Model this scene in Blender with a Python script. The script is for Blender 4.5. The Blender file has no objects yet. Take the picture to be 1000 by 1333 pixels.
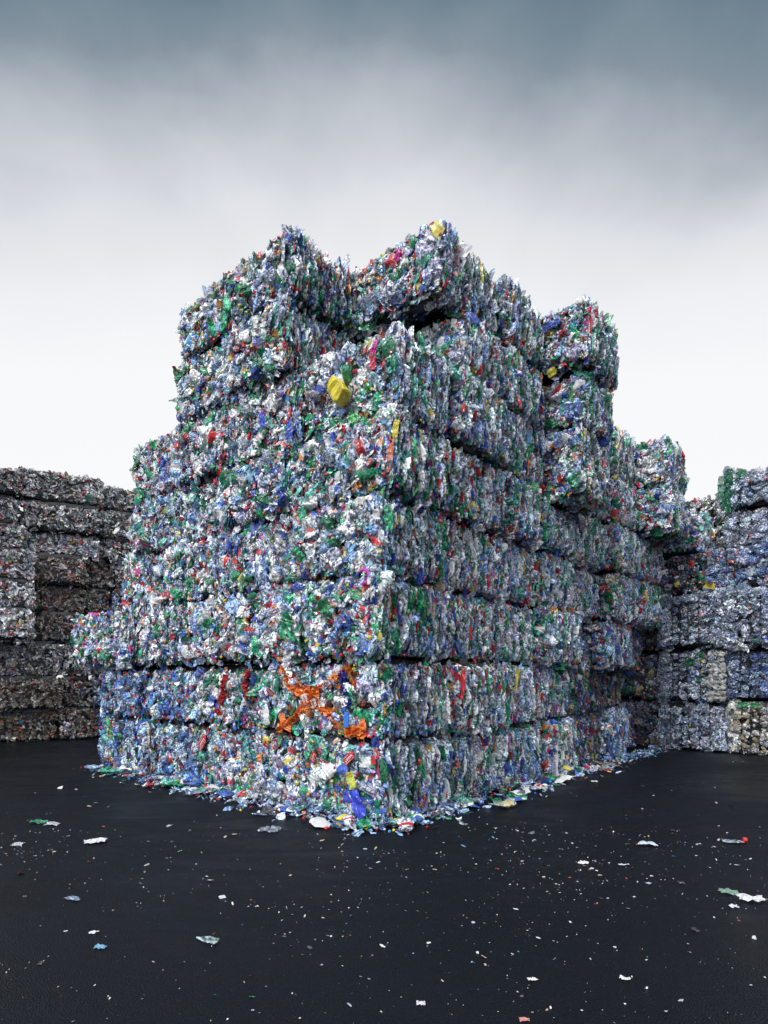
import bpy, math, random
import numpy as np
from mathutils import Vector, Matrix
rng = np.random.default_rng(7)
random.seed(7)
SC = bpy.context.scene
COL = SC.collection

# ------------------------------------------------------------------ camera
F, CAM_H, CX, HY = 770.0, 1.55, 500.0, 882.0            # in photo pixels (1000 x 1333)
cam_d = bpy.data.cameras.new('camera')
cam_d.sensor_fit = 'HORIZONTAL'; cam_d.sensor_width = 36
cam_d.lens = 36 * F / 1000
cam_d.shift_y = (HY - 666.5) / 1000
cam_d.clip_start = 0.05; cam_d.clip_end = 2000
cam = bpy.data.objects.new('camera', cam_d); COL.objects.link(cam)
cam.location = (0, 0, CAM_H); cam.rotation_euler = (math.radians(90), 0, 0)
SC.camera = cam

# ------------------------------------------------------------------ sky
SUN_EL, SUN_AZ = math.radians(46), math.radians(220)     # azimuth clockwise from +Y: behind the camera, to the left
W = bpy.data.worlds.new('World'); SC.world = W; W.use_nodes = True
nt = W.node_tree; N = nt.nodes; L = nt.links; N.clear()
def nd(t, **k):
    n = N.new(t)
    for a, b in k.items(): setattr(n, a, b)
    return n
out = nd('ShaderNodeOutputWorld'); bg = nd('ShaderNodeBackground'); L.new(bg.outputs[0], out.inputs[0])
tc = nd('ShaderNodeTexCoord')
sep = nd('ShaderNodeSeparateXYZ'); L.new(tc.outputs['Generated'], sep.inputs[0])
def math_n(op, a, b=None, c=None, clamp=False):
    m = nd('ShaderNodeMath', operation=op); m.use_clamp = clamp
    for i, v in enumerate((a, b, c)):
        if v is None: continue
        if isinstance(v, (int, float)): m.inputs[i].default_value = v
        else: L.new(v, m.inputs[i])
    return m.outputs[0]
mp = nd('ShaderNodeMapping'); mp.inputs['Scale'].default_value = (1.0, 1.0, 1.5); L.new(tc.outputs['Generated'], mp.inputs[0])
n1 = nd('ShaderNodeTexNoise'); n1.inputs['Scale'].default_value = 3.0; n1.inputs['Detail'].default_value = 8; n1.inputs['Roughness'].default_value = .5
n1.inputs['Distortion'].default_value = .12; L.new(mp.outputs[0], n1.inputs[0])
n2 = nd('ShaderNodeTexNoise'); n2.inputs['Scale'].default_value = .9; n2.inputs['Detail'].default_value = 2; L.new(mp.outputs[0], n2.inputs[0])
el = math_n('ARCTAN2', sep.outputs[2], sep.outputs[1])
el = math_n('ADD', el, math_n('MULTIPLY', sep.outputs[0], .02))
wob = math_n('MULTIPLY', math_n('SUBTRACT', n1.outputs[0], .5), .20)
wob2 = math_n('MULTIPLY', math_n('SUBTRACT', n2.outputs[0], .5), .10)
ele = math_n('ADD', math_n('ADD', el, wob), wob2)
ele = math_n('DIVIDE', ele, 1.5708, clamp=True)
rmp = nd('ShaderNodeValToRGB'); L.new(ele, rmp.inputs[0])
SKY = [(0.0, (.93, .94, .965)), (.20, (.99, .99, 1.0)), (.31, (.97, .975, .99)), (.38, (.89, .90, .925)), (.43, (.76, .78, .82)), (.465, (.58, .61, .66)), (.493, (.41, .455, .51)), (.515, (.25, .31, .37)), (.545, (.145, .22, .275)), (.62, (.18, .25, .30)), (.72, (.75, .80, .90)), (1.0, (1.40, 1.5, 1.65))]
r_ = rmp.color_ramp
r_.elements[0].position = SKY[0][0]; r_.elements[0].color = (*SKY[0][1], 1)
r_.elements[1].position = SKY[-1][0]; r_.elements[1].color = (*SKY[-1][1], 1)
for p, c in SKY[1:-1]:
    e = r_.elements.new(p); e.color = (*c, 1)
# unseen sky behind the camera, brightened overhead and dimmed rightward to light the stack
back = math_n('MULTIPLY_ADD', sep.outputs[1], -1.0, -0.1, clamp=True)
mixb = nd('ShaderNodeMix', data_type='RGBA'); L.new(math_n('MULTIPLY', back, 2.5, clamp=True), mixb.inputs[0])
L.new(rmp.outputs[0], mixb.inputs[6]); 
zc = nd('ShaderNodeMix', data_type='RGBA'); L.new(math_n('MULTIPLY', sep.outputs[2], 1.1, clamp=True), zc.inputs[0])
zc.inputs[6].default_value = (.40, .43, .50, 1); zc.inputs[7].default_value = (1.65, 1.7, 1.8, 1); 
dim = nd('ShaderNodeVectorMath', operation='SCALE'); L.new(zc.outputs[2], dim.inputs[0]); L.new(math_n('MULTIPLY_ADD', sep.outputs[0], -.38, .98), dim.inputs['Scale']); L.new(dim.outputs[0], mixb.inputs[7])
nish = nd('ShaderNodeTexSky', sky_type='NISHITA'); nish.sun_disc = False
nish.sun_elevation = SUN_EL; nish.sun_rotation = SUN_AZ
sc_ = nd('ShaderNodeVectorMath', operation='SCALE'); L.new(nish.outputs[0], sc_.inputs[0]); sc_.inputs['Scale'].default_value = .05
mix = nd('ShaderNodeMix', data_type='RGBA'); mix.inputs[0].default_value = .04
L.new(mixb.outputs[2], mix.inputs[6]); L.new(sc_.outputs[0], mix.inputs[7])
L.new(mix.outputs[2], bg.inputs[0]); bg.inputs[1].default_value = 1.0

sd = bpy.data.lights.new('sun', 'SUN'); sd.energy = 2.0; sd.angle = math.radians(12); sd.color = (1, .985, .96)
sun = bpy.data.objects.new('sun', sd); COL.objects.link(sun)
dv = Vector((math.sin(SUN_AZ) * math.cos(SUN_EL), math.cos(SUN_AZ) * math.cos(SUN_EL), math.sin(SUN_EL)))
sun.rotation_euler = dv.to_track_quat('Z', 'Y').to_euler(); sun.location = (-10, -10, 20)

SC.view_settings.view_transform = 'Standard'; SC.view_settings.look = 'None'
SC.view_settings.exposure = 0; SC.view_settings.gamma = 1; SC.view_settings.use_curve_mapping = False
SC.render.engine = 'CYCLES'
SC.cycles.max_bounces = 5; SC.cycles.diffuse_bounces = 2; SC.cycles.glossy_bounces = 2; SC.cycles.transmission_bounces = 2
SC.cycles.transparent_max_bounces = 6
SC.cycles.use_denoising = True

# ------------------------------------------------------------------ materials
def new_mat(name):
    m = bpy.data.materials.new(name); m.use_nodes = True
    return m, m.node_tree.nodes, m.node_tree.links, m.node_tree.nodes['Principled BSDF']

def plastic_mat(name, bump=.42, scale=17.0, clear_lo=.04, clear_hi=1.85, thru=.82):
    """crushed plastic: the vertex colour is the plastic's own colour, its alpha says how clear it is"""
    m, n, l, p = new_mat(name)
    at = n.new('ShaderNodeAttribute'); at.attribute_name = 'Col'
    tc = n.new('ShaderNodeNewGeometry')
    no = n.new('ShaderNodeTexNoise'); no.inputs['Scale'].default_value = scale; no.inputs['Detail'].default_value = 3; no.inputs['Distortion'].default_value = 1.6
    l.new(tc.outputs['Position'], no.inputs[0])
    # noise paints milky creases and highlights pale, see-through stretches dark like the shaded inside
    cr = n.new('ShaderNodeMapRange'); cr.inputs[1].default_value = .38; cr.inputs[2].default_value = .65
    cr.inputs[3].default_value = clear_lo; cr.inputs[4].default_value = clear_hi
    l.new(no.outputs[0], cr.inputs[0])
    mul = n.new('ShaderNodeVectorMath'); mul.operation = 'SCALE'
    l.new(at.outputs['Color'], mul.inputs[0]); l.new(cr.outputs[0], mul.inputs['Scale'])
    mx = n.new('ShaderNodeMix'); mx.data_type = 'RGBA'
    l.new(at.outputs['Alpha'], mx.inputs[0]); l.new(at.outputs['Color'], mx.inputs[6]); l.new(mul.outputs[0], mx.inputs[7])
    l.new(mx.outputs[2], p.inputs['Base Color'])
    p.inputs['Roughness'].default_value = .22
    p.inputs['Specular IOR Level'].default_value = .8
    bp = n.new('ShaderNodeBump'); bp.inputs['Strength'].default_value = bump; bp.inputs['Distance'].default_value = .02
    l.new(no.outputs[0], bp.inputs['Height']); l.new(bp.outputs[0], p.inputs['Normal'])
    # the clear stretches let some light straight through
    om = n['Material Output']
    tr = n.new('ShaderNodeBsdfTransparent')
    ts = n.new('ShaderNodeMapRange'); ts.inputs[1].default_value = .36; ts.inputs[2].default_value = .60; ts.inputs[3].default_value = thru; ts.inputs[4].default_value = 0.0
    l.new(no.outputs[0], ts.inputs[0])
    tm = n.new('ShaderNodeMath'); tm.operation = 'MULTIPLY'; l.new(ts.outputs[0], tm.inputs[0]); l.new(at.outputs['Alpha'], tm.inputs[1])
    ms = n.new('ShaderNodeMixShader'); l.new(tm.outputs[0], ms.inputs[0]); l.new(p.outputs[0], ms.inputs[1]); l.new(tr.outputs[0], ms.inputs[2])
    l.new(ms.outputs[0], om.inputs['Surface'])
    return m
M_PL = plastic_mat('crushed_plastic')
M_FAR = plastic_mat('pressed_plastic_coarse', .4, 15.0, .10, 1.6, .35)

def flat_mat(name, col, rough=.5, metal=0, bump=0, bscale=40, spec=.5):
    m, n, l, p = new_mat(name)
    no = n.new('ShaderNodeTexNoise'); no.inputs['Scale'].default_value = bscale; no.inputs['Detail'].default_value = 4
    tc = n.new('ShaderNodeTexCoord'); l.new(tc.outputs['Object'], no.inputs[0])
    mr = n.new('ShaderNodeMapRange'); mr.inputs[3].default_value = .75; mr.inputs[4].default_value = 1.2; l.new(no.outputs[0], mr.inputs[0])
    v = n.new('ShaderNodeVectorMath'); v.operation = 'SCALE'; v.inputs[0].default_value = col; l.new(mr.outputs[0], v.inputs['Scale'])
    l.new(v.outputs[0], p.inputs['Base Color'])
    p.inputs['Roughness'].default_value = rough; p.inputs['Metallic'].default_value = metal; p.inputs['Specular IOR Level'].default_value = spec
    if bump:
        b = n.new('ShaderNodeBump'); b.inputs['Strength'].default_value = bump; b.inputs['Distance'].default_value = .01
        l.new(no.outputs[0], b.inputs['Height']); l.new(b.outputs[0], p.inputs['Normal'])
    return m
M_WIRE = flat_mat('wire_steel', (.05, .05, .055), .5, .6)

def asphalt():
    m, n, l, p = new_mat('asphalt')
    tc = n.new('ShaderNodeTexCoord')
    def noise(s, d=4, dist=0):
        x = n.new('ShaderNodeTexNoise'); x.inputs['Scale'].default_value = s; x.inputs['Detail'].default_value = d; x.inputs['Distortion'].default_value = dist
        l.new(tc.outputs['Object'], x.inputs[0]); return x
    big = noise(.45, 5, .6); fine = noise(110, 3); mid = noise(7, 6)
    r = n.new('ShaderNodeValToRGB'); e = r.color_ramp.elements
    e[0].position = .3; e[0].color = (.0010, .0015, .0028, 1); e[1].position = .72; e[1].color = (.0065, .0080, .0118, 1)
    l.new(big.outputs[0], r.inputs[0])
    r2 = n.new('ShaderNodeMapRange'); r2.inputs[1].default_value = .3; r2.inputs[2].default_value = .75; r2.inputs[3].default_value = .35; r2.inputs[4].default_value = 1.9
    l.new(fine.outputs[0], r2.inputs[0])
    v = n.new('ShaderNodeVectorMath'); v.operation = 'SCALE'; l.new(r.outputs[0], v.inputs[0]); l.new(r2.outputs[0], v.inputs['Scale'])
    # pale grains of grit pressed into the tar
    vo = n.new('ShaderNodeTexVoronoi'); vo.inputs['Scale'].default_value = 55; l.new(tc.outputs['Object'], vo.inputs[0])
    gt = n.new('ShaderNodeMath'); gt.operation = 'LESS_THAN'; gt.inputs[1].default_value = .09; l.new(vo.outputs['Distance'], gt.inputs[0])
    g2 = n.new('ShaderNodeMath'); g2.operation = 'MULTIPLY'; l.new(gt.outputs[0], g2.inputs[0])
    sp = n.new('ShaderNodeSeparateColor'); l.new(vo.outputs['Color'], sp.inputs[0])
    g3 = n.new('ShaderNodeMath'); g3.operation = 'GREATER_THAN'; g3.inputs[1].default_value = .8; l.new(sp.outputs[0], g3.inputs[0]); l.new(g3.outputs[0], g2.inputs[1])
    mx = n.new('ShaderNodeMix'); mx.data_type = 'RGBA'; l.new(g2.outputs[0], mx.inputs[0]); l.new(v.outputs[0], mx.inputs[6]); mx.inputs[7].default_value = (.06, .065, .075, 1)
    l.new(mx.outputs[2], p.inputs['Base Color'])
    ms = n.new('ShaderNodeMapping'); ms.inputs['Rotation'].default_value = (0, 0, .9); ms.inputs['Scale'].default_value = (.6, 1.5, 1); l.new(tc.outputs['Object'], ms.inputs[0])
    st = n.new('ShaderNodeTexNoise'); st.inputs['Scale'].default_value = 1.3; st.inputs['Detail'].default_value = 6; st.inputs['Distortion'].default_value = .8; l.new(ms.outputs[0], st.inputs[0])
    av = n.new('ShaderNodeMath'); av.operation = 'MULTIPLY_ADD'; l.new(st.outputs[0], av.inputs[0]); av.inputs[1].default_value = .5; hb = n.new('ShaderNodeMath'); hb.operation = 'MULTIPLY'; hb.inputs[1].default_value = .5
    l.new(big.outputs[0], hb.inputs[0]); l.new(hb.outputs[0], av.inputs[2]); l.new(av.outputs[0], r.inputs[0])
    rr = n.new('ShaderNodeMapRange'); rr.inputs[1].default_value = .40; rr.inputs[2].default_value = .62; rr.inputs[3].default_value = .28; rr.inputs[4].default_value = .62
    l.new(av.outputs[0], rr.inputs[0]); l.new(rr.outputs[0], p.inputs['Roughness'])
    p.inputs['Specular IOR Level'].default_value = .18; p.inputs['Specular Tint'].default_value = (.72, .86, 1, 1)
    b1 = n.new('ShaderNodeBump'); b1.inputs['Strength'].default_value = .9; b1.inputs['Distance'].default_value = .014; l.new(fine.outputs[0], b1.inputs['Height'])
    b2 = n.new('ShaderNodeBump'); b2.inputs['Strength'].default_value = .35; b2.inputs['Distance'].default_value = .03; l.new(mid.outputs[0], b2.inputs['Height']); l.new(b1.outputs[0], b2.inputs['Normal'])
    l.new(b2.outputs[0], p.inputs['Normal'])
    return m
M_ASPH = asphalt()

# ------------------------------------------------------------------ mesh helpers
def make_mesh(name, V, Q, C, mats, smooth=False):
    """V (n,3), Q (m,4) quads, C (m,4) colour of each face"""
    me = bpy.data.meshes.new(name)
    V = np.ascontiguousarray(V, dtype=np.float32); Q = np.ascontiguousarray(Q, dtype=np.int32)
    me.vertices.add(len(V)); me.vertices.foreach_set('co', V.ravel())
    me.loops.add(len(Q) * 4); me.loops.foreach_set('vertex_index', Q.ravel())
    me.polygons.add(len(Q)); me.polygons.foreach_set('loop_start', np.arange(0, len(Q) * 4, 4, dtype=np.int32))
    me.polygons.foreach_set('use_smooth', np.full(len(Q), smooth, dtype=bool))
    at = me.color_attributes.new('Col', 'FLOAT_COLOR', 'CORNER')
    at.data.foreach_set('color', np.repeat(C.astype(np.float32), 4, axis=0).ravel())
    for m in (mats if isinstance(mats, (list, tuple)) else [mats]): me.materials.append(m)
    me.update(calc_edges=True); me.validate()
    return me

def link(name, data, parent=None, **props):
    o = bpy.data.objects.new(name, data); COL.objects.link(o)
    if parent is not None: o.parent = parent
    for k, v in props.items(): o[k] = v
    return o

def smooth_noise(P, seed, freq):
    g = np.random.default_rng(seed); o = np.zeros((len(P), 3))
    for k in range(5):
        d = g.normal(size=(3, 3)) * freq * (1 + .6 * k)
        o += np.sin(P @ d + g.uniform(0, 6.28, 3)) / (1 + .7 * k)
    return o / 2.2

def grid_quads(nu, nv, wrap):
    q = []
    for j in range(nv - 1):
        for i in range(nu if wrap else nu - 1):
            a = j * nu + i; b = j * nu + (i + 1) % nu
            q.append((a, b, b + nu, a + nu))
    return np.array(q)

def proto_bottle(nu, nv, seed, crush=1.0):
    """flattened bottle, unit length along z, thin along x. band 0 body, 1 label, 2 neck"""
    g = np.random.default_rng(seed)
    t = np.linspace(0, 1, nv)
    prof = np.interp(t, [0, .03, .12, .45, .62, .78, .88, .93, 1], [.35, .9, 1, .92, 1, .8, .42, .27, .27])
    prof *= 1 + g.normal(0, .10, nv)
    th = np.linspace(0, 2 * np.pi, nu, endpoint=False)
    wid = g.uniform(.20, .30); thick = g.uniform(.05, .13)
    T, H = np.meshgrid(t, th, indexing='ij')
    Pf = prof[:, None]
    y = np.cos(H) * Pf * wid
    x = np.sin(H) * (Pf * thick * (1 + .5 * np.sin(T * g.uniform(6, 16) + g.uniform(0, 6))))
    z = T - .5
    V = np.stack([x, y, np.broadcast_to(z, x.shape)], -1).reshape(-1, 3)
    V += smooth_noise(V, seed + 1, 4.5) * np.array([.05, .04, .03]) * crush
    V += smooth_noise(V, seed + 2, 11) * np.array([.028, .022, .02]) * crush
    if nu > 8: V += smooth_noise(V, seed + 3, 24) * np.array([.009, .008, .007])
    bend = g.normal(0, .5); V[:, 1] += bend * (V[:, 2] ** 2 - .08); V[:, 0] += g.normal(0, .35) * (V[:, 2] ** 2 - .08)
    fold = g.uniform() < .35
    if fold:
        k = V[:, 2] > .12; V[k, 0] += (V[k, 2] - .12) * g.uniform(.3, .9) * g.choice([-1, 1])
    Q = grid_quads(nu, nv, True)
    tj = (np.repeat(t[:-1], nu) + np.repeat(t[1:], nu)) / 2
    band = np.where((tj > .22) & (tj < .55), 1, 0); band = np.where(tj > .90, 2, band)
    return V, Q, band

def proto_film(n, seed):
    g = np.random.default_rng(seed)
    u = np.linspace(-.5, .5, n); U, Vv = np.meshgrid(u, u, indexing='ij')
    V = np.stack([np.zeros_like(U), U * g.uniform(.4, .75), Vv], -1).reshape(-1, 3)
    V[:, 1] *= 1 - .5 * np.abs(V[:, 2]) * g.uniform(0, 1.4)
    V += smooth_noise(V, seed, 5) * np.array([.07, .05, .05]); V += smooth_noise(V, seed + 5, 13) * np.array([.05, .03, .03])
    if n > 8: V += smooth_noise(V, seed + 6, 30) * np.array([.011, .010, .010])
    Q = grid_quads(n, n, False)
    return V, Q, np.zeros(len(Q), int)

def proto_cap(nu=8):
    th = np.linspace(0, 2 * np.pi, nu, endpoint=False)
    rings = []
    for x, r in ((-.5, 1), (.32, 1), (.5, .86)):
        rings.append(np.stack([np.full(nu, x), np.cos(th) * r, np.sin(th) * r], -1))
    V = np.concatenate(rings); Q = list(grid_quads(nu, 3, True))
    b = 2 * nu
    if nu == 8: Q += [(b, b + 1, b + 2, b + 3), (b, b + 3, b + 4, b + 7), (b + 4, b + 5, b + 6, b + 7)]
    else: Q += [(b, b + 1, b + 2, b + 3), (b, b + 3, b + 4, b + 5)]
    return V, np.array(Q), np.zeros(len(Q), int)

MID = [proto_bottle(8, 8, 100 + i) for i in range(16)]
SLIV = [proto_bottle(6, 7, 200 + i, .38) for i in range(14)]
LOW = [proto_bottle(5, 5, 300 + i) for i in range(12)]
FILM = [proto_film(7, 400 + i) for i in range(10)]
FILMLOW = [proto_film(4, 450 + i) for i in range(8)]
CAP8 = [proto_cap(8)]; CAP6 = [proto_cap(6)]

# palettes: (weight, rgb, clearness)
PAL = dict(
 mixed=[(36, (.63, .71, .87), 1), (14, (.32, .41, .56), 1), (18, (.82, .87, .92), .7), (9, (.30, .46, .80), 1), (4.5, (.03, .085, .42), .5), (8, (.012, .22, .09), .7),
        (6, (.03, .40, .18), .7), (5, (.12, .48, .40), .85), (3.0, (.88, .88, .86), 0), (1.5, (.56, .03, .04), .2), (1.0, (.78, .24, .05), .3), (.8, (.75, .62, .08), .2),
        (3.0, (.035, .02, .018), .3), (.5, (.55, .03, .30), 0), (.9, (.72, .55, .38), .5), (2, (.10, .12, .16), 1)],
 blue=[(30, (.58, .70, .90), 1), (20, (.26, .36, .52), 1), (15, (.28, .46, .80), 1), (10, (.06, .16, .50), .7), (4, (.02, .26, .12), .8), (3, (.10, .42, .34), .8), (3, (.8, .8, .82), 0),
       (1.6, (.55, .03, .03), .2), (.8, (.8, .25, .05), .3), (1, (.75, .62, .08), .2), (4, (.04, .04, .05), .5)],
 grey=[(32, (.72, .72, .73), 1), (20, (.32, .32, .34), 1), (12, (.72, .72, .72), .6), (5, (.25, .31, .42), 1), (2, (.03, .2, .12), .6), (1.6, (.45, .05, .04), .2), (8, (.10, .10, .11), 1), (2, (.45, .36, .22), .5)],
 pale=[(36, (.82, .83, .86), 1), (25, (.80, .80, .82), .5), (12, (.5, .52, .58), 1), (4, (.3, .42, .65), 1), (2.5, (.5, .05, .05), .2), (1.5, (.05, .3, .15), .6), (1.2, (.75, .6, .1), .2), (5, (.16, .16, .18), 1)],
 brown=[(28, (.38, .32, .27), 1), (18, (.20, .155, .125), 1), (12, (.48, .47, .48), 1), (9, (.15, .11, .08), .6), (1.2, (.30, .2, .10), .3), (1.0, (.40, .06, .04), .2), (2, (.1, .2, .35), .6), (2, (.6, .6, .6), .4)],
 navy=[(26, (.22, .32, .52), 1), (22, (.12, .20, .40), .8), (16, (.38, .46, .60), 1), (5, (.5, .55, .62), .6), (2, (.45, .08, .05), .2), (2, (.7, .7, .72), 0)],
 clear=[(40, (.36, .42, .53), 1), (18, (.17, .21, .29), 1), (18, (.60, .66, .76), 1), (5, (.16, .24, .42), 1), (1.0, (.02, .2, .1), .6), (4, (.1, .12, .15), 1)],  # grey plastic, darkened for the shade over the right wall
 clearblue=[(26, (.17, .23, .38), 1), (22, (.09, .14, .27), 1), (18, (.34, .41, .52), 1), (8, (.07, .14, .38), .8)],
 cream=[(40, (.50, .50, .48), .5), (20, (.38, .36, .30), .5), (12, (.55, .57, .62), .8), (8, (.34, .28, .17), .2), (5, (.05, .05, .06), .3)],
 dark=[(16, (.24, .28, .36), 1), (30, (.09, .11, .16), 1), (12, (.06, .10, .30), .7), (9, (.02, .17, .09), .8), (8, (.03, .02, .03), .3), (5, (.40, .05, .03), .2), (3, (.65, .20, .05), .3), (2, (.6, .5, .1), .2), (5, (.5, .55, .62), .9)],  # shade of the rear recess and gaps painted into the colours
)
LABELS = np.array([(.50, .03, .035), (.04, .09, .42), (.84, .84, .82), (.62, .50, .08), (.03, .26, .12), (.62, .20, .06), (.06, .28, .52), (.5, .08, .25), (.62, .60, .56)])
LABW = np.array([20, 18, 34, 4, 8, 4, 6, 2.5, 12.]); LABW /= LABW.sum()
CAPC = np.array([(.62, .02, .02), (.03, .14, .60), (.82, .82, .82), (.85, .65, .03), (.02, .35, .12), (.85, .22, .02), (.06, .40, .70), (.02, .03, .10), (.45, .45, .47)])
CAPW = np.array([36, 17, 12, 9, 7, 8, 5, 4, 3.]); CAPW /= CAPW.sum()

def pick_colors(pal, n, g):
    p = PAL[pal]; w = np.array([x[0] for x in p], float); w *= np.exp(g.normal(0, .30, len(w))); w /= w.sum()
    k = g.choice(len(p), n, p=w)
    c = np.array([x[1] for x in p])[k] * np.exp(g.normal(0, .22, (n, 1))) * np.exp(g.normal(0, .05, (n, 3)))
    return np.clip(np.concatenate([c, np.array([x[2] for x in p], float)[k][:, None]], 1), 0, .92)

def frames(n, g, tilt, theta_mu, theta_sd):
    """piece frames: columns T (thin), W (wide), L (long); layers are stacked along local x"""
    T = np.stack([np.ones(n), g.normal(0, tilt, n), g.normal(0, tilt, n)], 1)
    T /= np.linalg.norm(T, axis=1, keepdims=True)
    th = g.normal(theta_mu, theta_sd, n) + np.pi * (g.uniform(size=n) < .5)
    Lg = np.stack([np.zeros(n), np.sin(th), np.cos(th)], 1)
    Lg -= T * (Lg * T).sum(1, keepdims=True); Lg /= np.linalg.norm(Lg, axis=1, keepdims=True)
    Wd = np.cross(Lg, T)
    return np.stack([T, Wd, Lg], 2)

class Bulk:
    def __init__(s): s.V, s.Q, s.C, s.n = [], [], [], 0
    def add(s, protos, pos, R, scale, col, labcol=None, jit=0, g=rng):
        k = g.integers(len(protos), size=len(pos))
        for i, (V, Q, band) in enumerate(protos):
            m = np.nonzero(k == i)[0]
            if not len(m): continue
            P = V[None] * scale[m][:, None, :]
            if jit: P = P + g.normal(0, jit, P.shape)
            P = np.einsum('kij,knj->kni', R[m], P) + pos[m][:, None, :]
            nV = len(V)
            q = Q[None] + (np.arange(len(m)) * nV)[:, None, None] + s.n
            c = np.broadcast_to(col[m][:, None, :], (len(m), len(Q), 4)).copy()
            if labcol is not None:
                lm = (band == 1)[None, :] & (labcol[m][:, :1] >= 0)
                c[lm] = np.broadcast_to(labcol[m][:, None, :], c.shape)[lm]
            s.V.append(P.reshape(-1, 3)); s.Q.append(q.reshape(-1, 4)); s.C.append(c.reshape(-1, 4)); s.n += nV * len(m)
    def raw(s, V, Q, C):
        s.V.append(V); s.Q.append(Q + s.n); s.C.append(C); s.n += len(V)
    def mesh(s, name, mat): return make_mesh(name, np.concatenate(s.V), np.concatenate(s.Q), np.concatenate(s.C), mat)

def label_colors(n, g, frac):
    lc = np.concatenate([LABELS[g.choice(len(LABELS), n, p=LABW)] * np.exp(g.normal(0, .2, (n, 1))), np.full((n, 1), .12)], 1)
    lc[g.uniform(size=n) > frac] = -1
    return lc

# ------------------------------------------------------------------ shared part meshes (bottles and caps that show one by one)
def part_mesh(kind, i, pal, g):
    if kind == 'film': V, Q, band = proto_film(10, 900 + i)
    else: V, Q, band = proto_bottle(14, 18, 800 + i, .62)
    c = pick_colors(pal, 1, g)
    for _ in range(2):
        if c[0, 3] < .5: c = pick_colors(pal, 1, g)
    C = np.broadcast_to(c, (len(Q), 4)).copy()
    lc = label_colors(1, g, .42 if pal in ('mixed', 'dark') else .18 if pal == 'blue' else .05)
    if lc[0, 0] >= 0:
        if np.ptp(c[0, :3]) > .2: lc[0, :3] = (.75, .76, .76) if g.uniform() < .6 else c[0, :3] * .5
        C[band == 1] = lc[0]
    if kind == 'bottle' and g.uniform() < .5: C[band == 2] = [*CAPC[g.choice(len(CAPC), p=CAPW)], 0]
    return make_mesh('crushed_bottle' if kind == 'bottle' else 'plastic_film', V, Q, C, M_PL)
gp = np.random.default_rng(55)
PMS = []
for i in range(60):
    Vx, Qx, bx = proto_bottle(10, 12, 1200 + i, .4); cx_ = pick_colors('mixed', 1, gp)
    for _ in range(2):
        if cx_[0, 3] < .5: cx_ = pick_colors('mixed', 1, gp)
    Cx = np.broadcast_to(cx_, (len(Qx), 4)).copy()
    if gp.uniform() < .22: Cx[bx == 1] = label_colors(1, gp, 1.)[0]
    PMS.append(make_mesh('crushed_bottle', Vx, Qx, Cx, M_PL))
PM = {p: [part_mesh('bottle', i + hash_, p, gp) for i in range(n)] for p, n, hash_ in
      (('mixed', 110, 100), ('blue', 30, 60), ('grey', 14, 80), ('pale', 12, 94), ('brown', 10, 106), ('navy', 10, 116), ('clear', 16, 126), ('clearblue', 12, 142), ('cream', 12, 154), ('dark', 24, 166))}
V_, Q_, _b = proto_cap(8)
CAPM = [make_mesh('bottle_cap', V_, Q_, np.full((len(Q_), 4), 1.0) * np.array([*c, 0]), M_PL) for c in CAPC]

# ------------------------------------------------------------------ bales
BALES = []
def bale(fr, a0, a1, b0, b1, z0, z1, style, label, near=1, yaw=0, round_=None, **kw):
    BALES.append(dict(fr=fr, a0=a0, a1=a1, b0=b0, b1=b1, z0=z0, z1=z1, style=style, label=label, near=near, yaw=yaw, **kw))
    return BALES[-1]

ANG = math.radians(49.4)
MAIN = (Vector((-.04, 6.18, 0)), ANG)
# left wall of bales: local x goes into the wall, local y runs to the left along its face
LW = (Vector((-8.5, 14.4, 0)), math.radians(120))
FR = dict(main=MAIN, left=LW)
H = .88
ORD = ['bottom', 'second', 'third', 'fourth', 'fifth', 'sixth', 'seventh', 'top']
jr = random.Random(3)
J = lambda s: jr.uniform(-s, s)

CORNER_L = ["bottom corner bale of the big stack, with a bright blue bag hanging out",
 "corner bale with crossed orange netting pressed into its left face", "corner bale with a magenta ring and red cards, just above the orange netting",
 "corner bale of the big stack, fourth layer, between the magenta ring and the green film", "corner bale of the big stack, fifth layer, bright green film on its left face",
 "corner bale with a yellow canister sticking out, below the notch between the peaks"]
def lab_left(k, j):
    if j == 0: return CORNER_L[k]
    return f"mixed plastic bale, left side of big stack, {ORD[k]} layer, {['', 'first', 'second', 'third'][j]} beyond the corner bale"
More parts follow.
